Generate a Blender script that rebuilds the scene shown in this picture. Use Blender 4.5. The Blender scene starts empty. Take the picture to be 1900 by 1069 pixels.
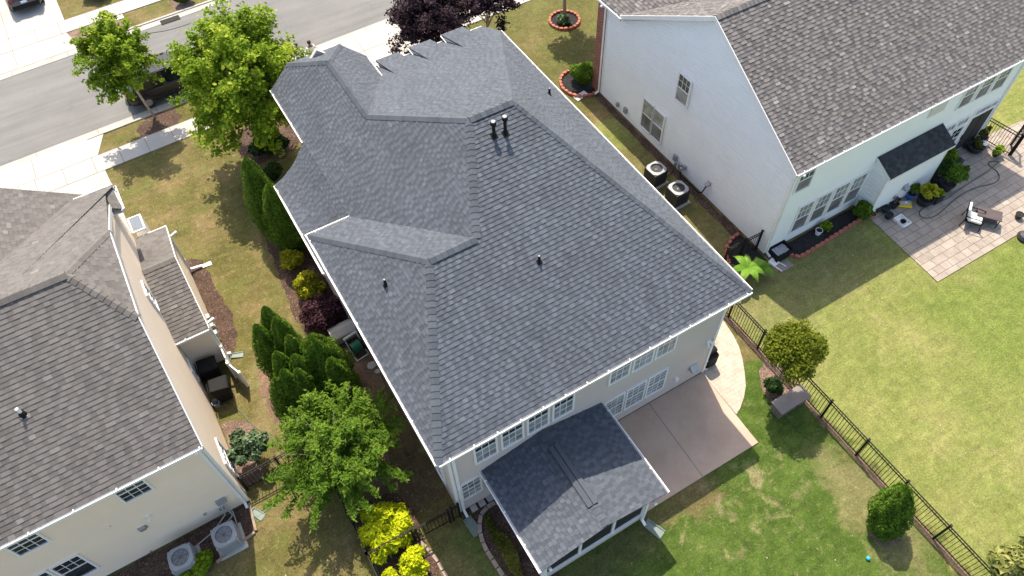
import bpy, math, random
import numpy as np
from mathutils import Vector, Matrix
R = math.radians
sc = bpy.context.scene
COL = sc.collection
# ------------------------------------------------------------------ camera
CF, CYAW, CPITCH, CROLL = 1397.3, R(28.708), R(54.449), R(-2.3956)
CLOC = Vector((-2.016, -8.464, 25.865))
_F = Vector((math.sin(CYAW)*math.cos(CPITCH), math.cos(CYAW)*math.cos(CPITCH), -math.sin(CPITCH)))
_R = Vector((math.cos(CYAW), -math.sin(CYAW), 0)); _U = _R.cross(_F)
_c, _s = math.cos(CROLL), math.sin(CROLL)
_R, _U = _R*_c + _U*_s, -_R*_s + _U*_c
cam = bpy.data.cameras.new('camera'); camo = bpy.data.objects.new('camera', cam); COL.objects.link(camo)
camo.matrix_world = Matrix(((_R.x,_U.x,-_F.x,CLOC.x),(_R.y,_U.y,-_F.y,CLOC.y),(_R.z,_U.z,-_F.z,CLOC.z),(0,0,0,1)))
cam.sensor_width = 36; cam.lens = CF/1900*36; cam.clip_end = 2000; cam.clip_start = .5
sc.camera = camo
# ------------------------------------------------------------------ world, sun, exposure
w = bpy.data.worlds.new('World'); sc.world = w; w.use_nodes = True
SUN = Vector((.16, .60, 1)).normalized()
el = math.asin(SUN.z); az = math.atan2(SUN.x, SUN.y)
sky = w.node_tree.nodes.new('ShaderNodeTexSky'); sky.sky_type = 'NISHITA'; sky.sun_disc = False
sky.sun_elevation = el; sky.sun_rotation = az; sky.air_density = 1.0; sky.dust_density = 2.0
bg = w.node_tree.nodes['Background']; bg.inputs[1].default_value = .15
w.node_tree.links.new(sky.outputs[0], bg.inputs[0])
sl = bpy.data.lights.new('sun', 'SUN'); sl.energy = 3.3; sl.angle = R(.55); sl.color = (1, .95, .87)
so = bpy.data.objects.new('sun', sl); COL.objects.link(so)
so.rotation_euler = SUN.to_track_quat('Z', 'Y').to_euler(); so.location = (0, 0, 60)
sc.view_settings.view_transform = 'Standard'; sc.view_settings.look = 'None'
sc.view_settings.exposure = 1.07; sc.view_settings.use_white_balance = True; sc.view_settings.white_balance_temperature = 7450; sc.view_settings.gamma = 1
sc.cycles.max_bounces = 6; sc.cycles.transparent_max_bounces = 12

# ------------------------------------------------------------------ helpers
def at(px, py, z=0.0):
    """point on the level z seen at the photograph's pixel (1900 x 1069)"""
    d = _R*((px-950)/CF) + _U*((534.5-py)/CF) + _F
    t = (z-CLOC.z)/d.z
    return CLOC + d*t

def link(ob, parent=None):
    COL.objects.link(ob)
    if parent: ob.parent = parent
    return ob
def tag(o, label=None, cat=None, group=None, kind=None):
    if label: o['label'] = label
    if cat: o['category'] = cat
    if group: o['group'] = group
    if kind: o['kind'] = kind
    return o
def thing(name, loc, label, cat, group=None, rz=0):
    o = bpy.data.objects.new(name, None); COL.objects.link(o)
    o.location = loc; o.rotation_euler = (0, 0, rz); o.empty_display_size = .2
    return tag(o, label, cat, group)

class MB:
    def __init__(s): s.v = []; s.f = []; s.t = []
    def quad(s, pts, tone=.5):
        n = len(s.v); s.v += [tuple(p) for p in pts]; s.f.append(tuple(range(n, n+len(pts)))); s.t.append(tone)
    def add(s, vs, fs, tone=.5):
        n = len(s.v); s.v += [tuple(p) for p in vs]
        for f in fs: s.f.append(tuple(n+i for i in f)); s.t.append(tone)
    def box(s, x0, x1, y0, y1, z0, z1, tone=.5):
        s.add([(x0,y0,z0),(x1,y0,z0),(x1,y1,z0),(x0,y1,z0),(x0,y0,z1),(x1,y0,z1),(x1,y1,z1),(x0,y1,z1)],
              [(0,3,2,1),(4,5,6,7),(0,1,5,4),(1,2,6,5),(2,3,7,6),(3,0,4,7)], tone)
    def obox(s, o, u, n, s0, s1, z0, z1, d0, d1, tone=.5):
        o = Vector(o); u = Vector(u); n = Vector(n); k = Vector((0,0,1))
        P = [o+u*a+n*d+k*z for z in (z0,z1) for (a,d) in ((s0,d0),(s1,d0),(s1,d1),(s0,d1))]
        s.add(P, [(0,3,2,1),(4,5,6,7),(0,1,5,4),(1,2,6,5),(2,3,7,6),(3,0,4,7)], tone)
    def bar(s, p, q, wd, ht, tone=.5):
        p = Vector(p); q = Vector(q); e = (q-p)
        if e.length < 1e-6: return
        e.normalize(); a = e.cross(Vector((0,0,1)))
        if a.length < 1e-3: a = Vector((1,0,0))
        a.normalize(); b = a.cross(e); a *= wd/2; b *= ht/2
        P = [p-a-b, p+a-b, p+a+b, p-a+b, q-a-b, q+a-b, q+a+b, q-a+b]
        s.add(P, [(0,3,2,1),(4,5,6,7),(0,1,5,4),(1,2,6,5),(2,3,7,6),(3,0,4,7)], tone)
    def prism(s, poly, z0, z1, tone=.5):
        n = len(poly); P = [(p[0],p[1],z0) for p in poly]+[(p[0],p[1],z1) for p in poly]
        s.add(P, [tuple(range(n-1,-1,-1)), tuple(range(n,2*n))]+[(i,(i+1)%n,n+(i+1)%n,n+i) for i in range(n)], tone)
    def slab(s, poly, down, tone=.5):
        """3-D planar polygon thickened along vector down"""
        n = len(poly); d = Vector(down); P = [Vector(p) for p in poly]; P = P+[p+d for p in P]
        s.add(P, [tuple(range(n)), tuple(range(2*n-1,n-1,-1))]+[(i,n+i,n+(i+1)%n,(i+1)%n) for i in range(n)], tone)
    def tube(s, pts, rs, seg=8, tone=.5, caps=True):
        P = [Vector(p) for p in pts]; m = len(P)
        if not hasattr(rs, '__len__'): rs = [rs]*m
        n0 = len(s.v); up = Vector((0,0,1)); prev = None
        for i, p in enumerate(P):
            e = (P[min(i+1,m-1)]-P[max(i-1,0)]).normalized()
            a = (prev - e*prev.dot(e)) if prev is not None else (up.cross(e) if abs(e.z) < .95 else Vector((1,0,0)).cross(e))
            a.normalize(); prev = a; b = e.cross(a)
            for k in range(seg):
                t = 2*math.pi*k/seg; s.v.append(tuple(p+(a*math.cos(t)+b*math.sin(t))*rs[i]))
        for i in range(m-1):
            for k in range(seg):
                k2 = (k+1)%seg
                s.f.append((n0+i*seg+k, n0+i*seg+k2, n0+(i+1)*seg+k2, n0+(i+1)*seg+k)); s.t.append(tone)
        if caps:
            s.f.append(tuple(n0+k for k in range(seg-1,-1,-1))); s.t.append(tone)
            s.f.append(tuple(n0+(m-1)*seg+k for k in range(seg))); s.t.append(tone)
    def lathe(s, prof, c=(0,0,0), seg=16, tone=.5):
        n0 = len(s.v); m = len(prof)
        for (r, z) in prof:
            for k in range(seg):
                t = 2*math.pi*k/seg; s.v.append((c[0]+r*math.cos(t), c[1]+r*math.sin(t), c[2]+z))
        for i in range(m-1):
            for k in range(seg):
                k2 = (k+1)%seg; s.f.append((n0+i*seg+k, n0+i*seg+k2, n0+(i+1)*seg+k2, n0+(i+1)*seg+k)); s.t.append(tone)
        s.f.append(tuple(n0+k for k in range(seg-1,-1,-1))); s.t.append(tone)
        s.f.append(tuple(n0+(m-1)*seg+k for k in range(seg))); s.t.append(tone)
    def build(s, name, m, parent=None, label=None, smooth=False, bevel=0):
        me = bpy.data.meshes.new(name); me.from_pydata(s.v, [], s.f); me.materials.append(m)
        a = me.attributes.new('tone', 'FLOAT', 'FACE'); a.data.foreach_set('value', np.array(s.t, dtype=np.float32))
        if smooth: me.polygons.foreach_set('use_smooth', [True]*len(me.polygons))
        me.update()
        ob = bpy.data.objects.new(name, me); link(ob, parent)
        if parent is not None:
            # geometry is written in world coordinates for things standing at their base; bring it into the parent's frame
            pass
        if bevel:
            b = ob.modifiers.new('bevel', 'BEVEL'); b.width = bevel; b.segments = 2; b.limit_method = 'ANGLE'
        if label: ob['label'] = label
        return ob

def settle(root):
    """parts were modelled in world coordinates: shift them into the frame of their thing"""
    loc = root.location.copy()
    def go(o, first):
        if o.type == 'MESH' and not o.data.get('_done'):
            o.data.transform(Matrix.Translation(-loc)); o.data['_done'] = 1
        for c in o.children: go(c, False)
    for c in root.children: go(c, True)

# ------------------------------------------------------------------ materials
def newmat(name):
    m = bpy.data.materials.new(name); m.use_nodes = True
    return m, m.node_tree, m.node_tree.nodes['Principled BSDF']
def N(nt, t, **k):
    n = nt.nodes.new(t)
    for a, b in k.items(): setattr(n, a, b)
    return n
def L(nt, a, b): nt.links.new(a, b)
def c4(c): return (c[0], c[1], c[2], 1)
def mth(nt, op, a, b=None, clamp=False):
    n = N(nt, 'ShaderNodeMath', operation=op, use_clamp=clamp)
    for i, x in enumerate((a, b)):
        if x is None: continue
        if isinstance(x, (int, float)): n.inputs[i].default_value = x
        else: L(nt, x, n.inputs[i])
    return n.outputs[0]
def mixc(nt, fac, a, b, mode='MIX'):
    n = N(nt, 'ShaderNodeMix', data_type='RGBA', blend_type=mode)
    for i, x in ((0, fac), (6, a), (7, b)):
        if isinstance(x, (int, float)): n.inputs[i].default_value = x
        elif isinstance(x, (tuple, list)): n.inputs[i].default_value = c4(x)
        else: L(nt, x, n.inputs[i])
    return n.outputs[2]
def noise(nt, scale, detail=4, rough=.55, co=None, out='Fac', dist=0):
    n = N(nt, 'ShaderNodeTexNoise'); n.inputs['Scale'].default_value = scale; n.inputs['Detail'].default_value = detail
    n.inputs['Roughness'].default_value = rough; n.inputs['Distortion'].default_value = dist
    if co is not None: L(nt, co, n.inputs['Vector'])
    return n.outputs[out]
def ramp(nt, fac, stops):
    n = N(nt, 'ShaderNodeValToRGB'); L(nt, fac, n.inputs[0]); e = n.color_ramp.elements
    while len(e) < len(stops): e.new(.5)
    for i, (p, c) in enumerate(stops): e[i].position = p; e[i].color = c4(c) if hasattr(c, '__len__') else (c, c, c, 1)
    return n.outputs[0]
def world_co(nt): return N(nt, 'ShaderNodeNewGeometry').outputs['Position']
def bump(nt, b, h, s=.3, d=.02):
    n = N(nt, 'ShaderNodeBump'); n.inputs['Strength'].default_value = s; n.inputs['Distance'].default_value = d
    L(nt, h, n.inputs['Height']); L(nt, n.outputs[0], b.inputs['Normal'])
def simple(name, col, rough=.6, metal=0, var=.12, scale=3, spec=.5, bmp=0, dirt=None):
    m, nt, b = newmat(name); co = world_co(nt)
    n1 = noise(nt, scale, 5, .6, co)
    dark = tuple(c*(1-var) for c in col); lite = tuple(min(1, c*(1+var)) for c in col)
    cc = ramp(nt, n1, [(.3, dark), (.7, lite)])
    if dirt:
        n2 = noise(nt, scale*.35, 6, .65, co); f = ramp(nt, n2, [(.5, 0), (.72, 1)]); cc = mixc(nt, f, cc, dirt)
    L(nt, cc, b.inputs['Base Color']); b.inputs['Roughness'].default_value = rough; b.inputs['Metallic'].default_value = metal
    b.inputs['Specular IOR Level'].default_value = spec
    if bmp: bump(nt, b, noise(nt, scale*12, 3, .6, co), bmp, .01)
    return m
def shingle(name, stops, spec=.3, blot=.18):
    m, nt, b = newmat(name); co = world_co(nt)
    a = N(nt, 'ShaderNodeAttribute', attribute_name='tone')
    c = ramp(nt, a.outputs['Fac'], stops); b.inputs['Sheen Weight'].default_value = .08; b.inputs['Sheen Roughness'].default_value = .6
    g = noise(nt, 55, 4, .75, co); gm = ramp(nt, g, [(.25, .62), (.75, 1.35)])
    c = mixc(nt, 1, c, gm, 'MULTIPLY')
    mpn = N(nt, 'ShaderNodeMapping'); mpn.inputs['Scale'].default_value = (1.6,.6,.9); L(nt, co, mpn.inputs[0])
    bl = noise(nt, .9, 7, .7, mpn.outputs[0]); bm = ramp(nt, bl, [(.3, 1-blot), (.7, 1+blot)])
    c = mixc(nt, 1, c, bm, 'MULTIPLY')
    L(nt, c, b.inputs['Base Color']); b.inputs['Roughness'].default_value = .85; b.inputs['Specular IOR Level'].default_value = spec
    bump(nt, b, noise(nt, 160, 3, .8, co), .5, .004)
    return m
def leafmat(name, dark, mid, lite, trans=.35, rough=.5):
    m, nt, b = newmat(name)
    a = N(nt, 'ShaderNodeAttribute', attribute_name='tone')
    c = ramp(nt, a.outputs['Fac'], [(0, dark), (.5, mid), (1, lite)])
    L(nt, c, b.inputs['Base Color']); b.inputs['Roughness'].default_value = rough+.1; b.inputs['Specular IOR Level'].default_value = .14
    tr = N(nt, 'ShaderNodeBsdfTranslucent'); L(nt, c, tr.inputs[0])
    mx = N(nt, 'ShaderNodeMixShader'); mx.inputs[0].default_value = trans
    L(nt, b.outputs[0], mx.inputs[1]); L(nt, tr.outputs[0], mx.inputs[2])
    L(nt, mx.outputs[0], nt.nodes['Material Output'].inputs[0])
    return m

M = {}
M['roof_grey'] = shingle('charcoal_shingle', [(0, (.024,.029,.039)), (.10, (.054,.065,.084)), (.3, (.062,.075,.096)), (.6, (.078,.093,.118)), (1, (.104,.122,.151))], blot=.16)
M['cap_grey'] = shingle('charcoal_cap_shingle', [(0, (.056,.068,.087)), (1, (.080,.095,.118))], blot=.08)
M['roof_brown'] = shingle('weathered_brown_shingle', [(0, (.050,.046,.046)), (.12, (.098,.092,.090)), (.4, (.122,.114,.111)), (.75, (.136,.128,.124)), (1, (.19,.179,.172))], blot=.16)
M['cap_brown'] = shingle('brown_cap_shingle', [(0, (.105,.098,.094)), (1, (.145,.137,.13))], blot=.08)
M['roof_white_house'] = shingle('mixed_grey_shingle', [(0, (.055,.054,.060)), (.25, (.102,.096,.099)), (.45, (.116,.112,.118)), (.6, (.148,.138,.136)), (.8, (.170,.163,.163)), (1, (.25,.243,.245))], blot=.10)
M['cap_white_house'] = shingle('grey_cap_shingle', [(0, (.10,.094,.094)), (1, (.17,.16,.158))], blot=.08)
M['roof_black'] = shingle('black_shingle', [(0, (.018,.02,.024)), (1, (.05,.055,.062))], blot=.2)
M['siding_grey'] = simple('warm_grey_vinyl_siding', (.56,.495,.465), .55, var=.03, scale=1.2)
M['siding_white'] = simple('white_vinyl_siding', (.83,.87,.90), .5, var=.03, scale=1.0, dirt=None)
M['siding_tan'] = simple('cream_vinyl_siding', (.86,.725,.595), .5, var=.03, scale=1.2)
M['trim'] = simple('white_trim', (.80,.81,.82), .45, var=.03)
M['trim_dirty'] = simple('white_gutter_metal', (.78,.79,.80), .4, var=.06, dirt=(.55,.53,.5), scale=1.5)
M['soffit'] = simple('soffit_white', (.7,.7,.7), .6)
M['black_metal'] = simple('black_painted_metal', (.010,.010,.011), .6, var=.3, spec=.2)
M['black_plastic'] = simple('black_plastic', (.012,.012,.013), .75, var=.3, spec=.2)
M['grey_metal'] = simple('light_grey_painted_metal', (.30,.32,.34), .55, .1, var=.1)
M['dark_metal'] = simple('dark_louvre_metal', (.035,.037,.042), .5, .2, var=.2)
M['galv'] = simple('galvanised_metal', (.45,.47,.48), .4, .6)
M['concrete'] = simple('pale_concrete', (.41,.395,.375), .85, var=.07, scale=.8, bmp=.15, dirt=(.38,.36,.33))
M['kerb'] = simple('kerb_concrete', (.37,.36,.34), .85, var=.1, scale=1.6, bmp=.2, dirt=(.29,.275,.255))
M['joint'] = simple('concrete_joint', (.20,.19,.175), .9)
M['pad'] = simple('equipment_pad_concrete', (.42,.41,.38), .9, var=.12)
M['mauve'] = simple('mauve_stained_concrete', (.46,.335,.275), .7, var=.08, scale=1.3, bmp=.1, dirt=(.34,.24,.19))
def m_mauve():
    m, nt, b = newmat('mauve_stained_concrete'); co = world_co(nt)
    c = ramp(nt, noise(nt, .8, 7, .65, co), [(.3,(.405,.290,.220)),(.7,(.515,.380,.298))])
    c = mixc(nt, ramp(nt, noise(nt, 2.2, 8, .75, co, dist=.7), [(.60,0),(.70,.5)]), c, (.27,.185,.145))
    c = mixc(nt, ramp(nt, noise(nt, 7, 6, .8, co), [(.70,0),(.76,.8)]), c, (.20,.14,.11))
    c = mixc(nt, 1, c, ramp(nt, noise(nt, 40, 3, .8, co), [(.3,.9),(.7,1.1)]), 'MULTIPLY')
    L(nt, c, b.inputs['Base Color']); b.inputs['Roughness'].default_value = .75; return m
M['mauve'] = m_mauve()
M['bark'] = simple('tree_bark', (.20,.165,.13), .9, var=.35, scale=14, bmp=.5)
M['bark_pale'] = simple('pale_bark', (.38,.33,.28), .9, var=.3, scale=12, bmp=.4)
M['stone_edge'] = simple('pinkish_edging_stone', (.36,.27,.225), .9, var=.25, scale=5, bmp=.4)
M['brick_edge'] = simple('scalloped_red_edging', (.40,.13,.09), .85, var=.2, scale=5, bmp=.3)
M['paver_white'] = simple('pale_stepping_stone', (.47,.44,.41), .9, var=.15, scale=4, bmp=.3)
M['timber'] = simple('landscape_timber', (.30,.235,.17), .9, var=.25, scale=8)
M['terracotta'] = simple('terracotta', (.42,.17,.09), .8)
M['pot_black'] = simple('black_pot', (.02,.02,.022), .5, var=.3)
M['pot_blue'] = simple('blue_glazed_pot', (.04,.12,.36), .3)
M['pot_green'] = simple('dark_green_pot', (.015,.06,.055), .45)
M['white_plastic'] = simple('white_plastic', (.80,.80,.80), .4)
M['splash'] = simple('green_grey_plastic', (.16,.21,.19), .6)
M['screen'] = simple('porch_screen_mesh', (.012,.013,.015), .75, var=.4, scale=30)
M['interior'] = simple('dark_interior', (.02,.02,.022), .8)
M['cushion'] = simple('white_cushion_fabric', (.82,.81,.79), .9, var=.04, scale=8)
M['table_brown'] = simple('brown_table_top', (.085,.062,.06), .4, var=.15)
M['box_brown'] = simple('taupe_box_lid', (.23,.195,.175), .7, var=.12, dirt=(.19,.16,.14))
M['wicker'] = simple('taupe_box_side', (.20,.155,.14), .8, var=.25, scale=9)
M['box_grey'] = simple('grey_resin_bench', (.40,.39,.365), .55, var=.06)
M['hose_green'] = simple('green_hose', (.008,.17,.09), .5)
M['hose_olive'] = simple('olive_hose', (.06,.085,.055), .5)
M['hose_grey'] = simple('grey_pipe', (.38,.39,.40), .5)
M['yellow_bag'] = simple('yellow_bag_plastic', (.72,.50,.02), .4, var=.1, scale=12)
M['bag_grey'] = simple('clear_grey_bag', (.42,.42,.45), .35, var=.3, scale=20)
M['lawn_ball'] = simple('turquoise_ball', (.02,.42,.62), .35)
M['skin'] = simple('skin', (.19,.10,.065), .6, var=.06)
M['shirt'] = simple('white_shirt', (.80,.80,.80), .85, var=.04)
M['shorts'] = simple('dark_shorts', (.025,.027,.035), .85)
M['hair'] = simple('dark_hair', (.015,.012,.01), .7)
M['tyre'] = simple('tyre_rubber', (.018,.018,.018), .8)
M['rim'] = simple('alloy_rim', (.5,.5,.52), .3, .9)
M['asphalt_patch'] = simple('dark_asphalt_seal', (.10,.10,.105), .9, var=.2)
M['blue_panel'] = simple('blue_grey_panel', (.10,.13,.17), .6)
M['light_glass'] = simple('lamp_housing', (.5,.52,.53), .4)

def m_glass(name, col, rough=.08):
    m, nt, b = newmat(name); co = world_co(nt)
    n = noise(nt, 1.7, 3, .5, co); c = ramp(nt, n, [(.35, tuple(x*.6 for x in col)), (.7, tuple(x*1.5 for x in col))])
    L(nt, c, b.inputs['Base Color']); b.inputs['Roughness'].default_value = rough; b.inputs['Specular IOR Level'].default_value = .6
    return m
M['glass'] = m_glass('window_glass', (.025,.03,.036))
M['glass_blind'] = m_glass('window_glass_over_blind', (.27,.29,.31), .25)
M['glass_screen'] = m_glass('window_insect_screen', (.15,.155,.17), .5)
M['glass_green'] = m_glass('window_glass_greenish', (.06,.085,.085))
M['car_glass'] = m_glass('car_glass', (.012,.015,.018), .04)
def m_paint(name, col, rough=.25):
    m, nt, b = newmat(name); co = world_co(nt)
    L(nt, ramp(nt, noise(nt, 2, 2, .5, co), [(.3, tuple(c*.9 for c in col)), (.7, tuple(c*1.1 for c in col))]), b.inputs['Base Color'])
    b.inputs['Roughness'].default_value = rough; b.inputs['Metallic'].default_value = .1; b.inputs['Coat Weight'].default_value = .35
    b.inputs['Coat Roughness'].default_value = .05
    return m
M['black_paint'] = m_paint('black_car_paint', (.010,.010,.012))
M['grey_paint'] = m_paint('charcoal_car_paint', (.035,.045,.055))
M['tail_lamp'] = simple('red_tail_lamp', (.10,.008,.008), .2)
M['plate'] = simple('licence_plate', (.45,.6,.78), .4)
def m_brick():
    m, nt, b = newmat('red_brick'); co = world_co(nt)
    sp = N(nt, 'ShaderNodeSeparateXYZ'); L(nt, co, sp.inputs[0])
    cb = N(nt, 'ShaderNodeCombineXYZ'); L(nt, mth(nt, 'ADD', sp.outputs[0], sp.outputs[1]), cb.inputs[0]); L(nt, sp.outputs[2], cb.inputs[1])
    br = N(nt, 'ShaderNodeTexBrick'); L(nt, cb.outputs[0], br.inputs['Vector']); br.inputs['Scale'].default_value = 1
    br.inputs['Brick Width'].default_value = .21; br.inputs['Row Height'].default_value = .078; br.inputs['Mortar Size'].default_value = .011
    br.inputs['Color1'].default_value = (.33,.075,.045,1); br.inputs['Color2'].default_value = (.21,.05,.035,1); br.inputs['Mortar'].default_value = (.36,.27,.23,1)
    c = mixc(nt, 1, br.outputs[0], ramp(nt, noise(nt, 9, 4, .6, co), [(.3,.75),(.7,1.25)]), 'MULTIPLY')
    L(nt, c, b.inputs['Base Color']); b.inputs['Roughness'].default_value = .9
    bump(nt, b, mth(nt, 'SUBTRACT', 1, br.outputs[1]), .5, .01)
    return m
M['brick'] = m_brick()
def m_stone_patio(name, bw, rh, c1, c2, mort, msz=.012, sq=.6):
    m, nt, b = newmat(name); co = world_co(nt)
    br = N(nt, 'ShaderNodeTexBrick'); L(nt, co, br.inputs['Vector']); br.inputs['Scale'].default_value = 1
    br.inputs['Brick Width'].default_value = bw; br.inputs['Row Height'].default_value = rh; br.inputs['Mortar Size'].default_value = msz
    br.inputs['Mortar Smooth'].default_value = .3; br.squash = sq; br.squash_frequency = 3; br.offset_frequency = 2; br.offset = .37
    br.inputs['Color1'].default_value = c4(c1); br.inputs['Color2'].default_value = c4(c2); br.inputs['Mortar'].default_value = c4(mort)
    c = mixc(nt, 1, br.outputs[0], ramp(nt, noise(nt, 2.2, 5, .6, co), [(.3,.82),(.7,1.15)]), 'MULTIPLY')
    d = ramp(nt, noise(nt, 5, 6, .7, co), [(.66, 0), (.74, .7)]); c = mixc(nt, d, c, tuple(x*.6 for x in c2))
    L(nt, c, b.inputs['Base Color']); b.inputs['Roughness'].default_value = .85
    bump(nt, b, mth(nt, 'SUBTRACT', 1, br.outputs[1]), .4, .01)
    return m
M['patio_stone'] = m_stone_patio('stone_tile_patio', .72, .36, (.35,.30,.262), (.295,.25,.216), (.16,.135,.115), .016)
M['paver_walk'] = m_stone_patio('pale_paver_walk', .24, .16, (.48,.41,.345), (.44,.375,.315), (.35,.29,.24), .008)
def m_asphalt():
    m, nt, b = newmat('asphalt'); co = world_co(nt)
    n1 = noise(nt, .35, 5, .6, co); c = ramp(nt, n1, [(.35, (.145,.146,.145)), (.65, (.172,.172,.170))])
    st = N(nt, 'ShaderNodeMapping'); st.inputs['Scale'].default_value = (.25, 3, 1); st.inputs['Rotation'].default_value = (0,0,R(-1.7)); L(nt, co, st.inputs[0])
    n2 = noise(nt, 1.0, 5, .6, st.outputs[0]); c = mixc(nt, 1, c, ramp(nt, n2, [(.35,.96),(.65,1.03)]), 'MULTIPLY')
    g = noise(nt, 60, 3, .8, co); c = mixc(nt, 1, c, ramp(nt, g, [(.3,.8),(.7,1.2)]), 'MULTIPLY')
    v = N(nt, 'ShaderNodeTexVoronoi', feature='DISTANCE_TO_EDGE'); v.inputs['Scale'].default_value = .42
    ds = N(nt, 'ShaderNodeVectorMath', operation='ADD'); L(nt, co, ds.inputs[0])
    nn = noise(nt, 1.1, 5, .65, co, out='Color'); L(nt, nn, ds.inputs[1]); L(nt, ds.outputs[0], v.inputs['Vector'])
    cr = ramp(nt, v.outputs['Distance'], [(0, 1), (.010, 0)]); cm = ramp(nt, noise(nt, .5, 2, .5, co), [(.5,0),(.62,.55)])
    c = mixc(nt, mth(nt, 'MULTIPLY', cr, cm), c, (.09,.09,.09))
    sp_ = ramp(nt, noise(nt, .9, 5, .75, co, dist=.5), [(.66,0),(.72,.35)]); c = mixc(nt, sp_, c, (.075,.075,.078))
    wv = N(nt, 'ShaderNodeTexWave', bands_direction='Y'); wv.inputs['Scale'].default_value = .30; wv.inputs['Distortion'].default_value = 1.2; wv.inputs['Detail'].default_value = 3; wv.inputs['Detail Scale'].default_value = .4
    L(nt, st.outputs[0], wv.inputs['Vector']); c = mixc(nt, 1, c, ramp(nt, noise(nt, .7, 4, .6, st.outputs[0]), [(.4,.92),(.6,1.05)]), 'MULTIPLY')
    L(nt, c, b.inputs['Base Color']); b.inputs['Roughness'].default_value = .9; bump(nt, b, g, .4, .006)
    return m
M['asphalt'] = m_asphalt()
def m_mulch(name, c1, c2, c3):
    m, nt, b = newmat(name); co = world_co(nt)
    v = N(nt, 'ShaderNodeTexVoronoi'); v.inputs['Scale'].default_value = 26; L(nt, co, v.inputs['Vector'])
    sp = N(nt, 'ShaderNodeSeparateColor'); L(nt, v.outputs['Color'], sp.inputs[0])
    c = ramp(nt, sp.outputs[0], [(0, c1), (.6, c2), (.92, c2), (1, c3)])
    c = mixc(nt, 1, c, ramp(nt, noise(nt, 1.6, 5, .6, co), [(.3,.65),(.7,1.3)]), 'MULTIPLY')
    L(nt, c, b.inputs['Base Color']); b.inputs['Roughness'].default_value = .95
    bump(nt, b, sp.outputs[1], .8, .03)
    return m
M['mulch'] = m_mulch('brown_mulch', (.035,.020,.014), (.095,.055,.04), (.24,.16,.12))
M['mulch_pink'] = m_mulch('weathered_mulch', (.10,.065,.05), (.22,.145,.115), (.40,.28,.22))
M['mulch_black'] = m_mulch('black_mulch', (.008,.008,.009), (.020,.019,.020), (.05,.05,.05))
M['soil'] = m_mulch('bare_brown_soil', (.12,.075,.050), (.20,.13,.088), (.30,.21,.15))
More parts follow.
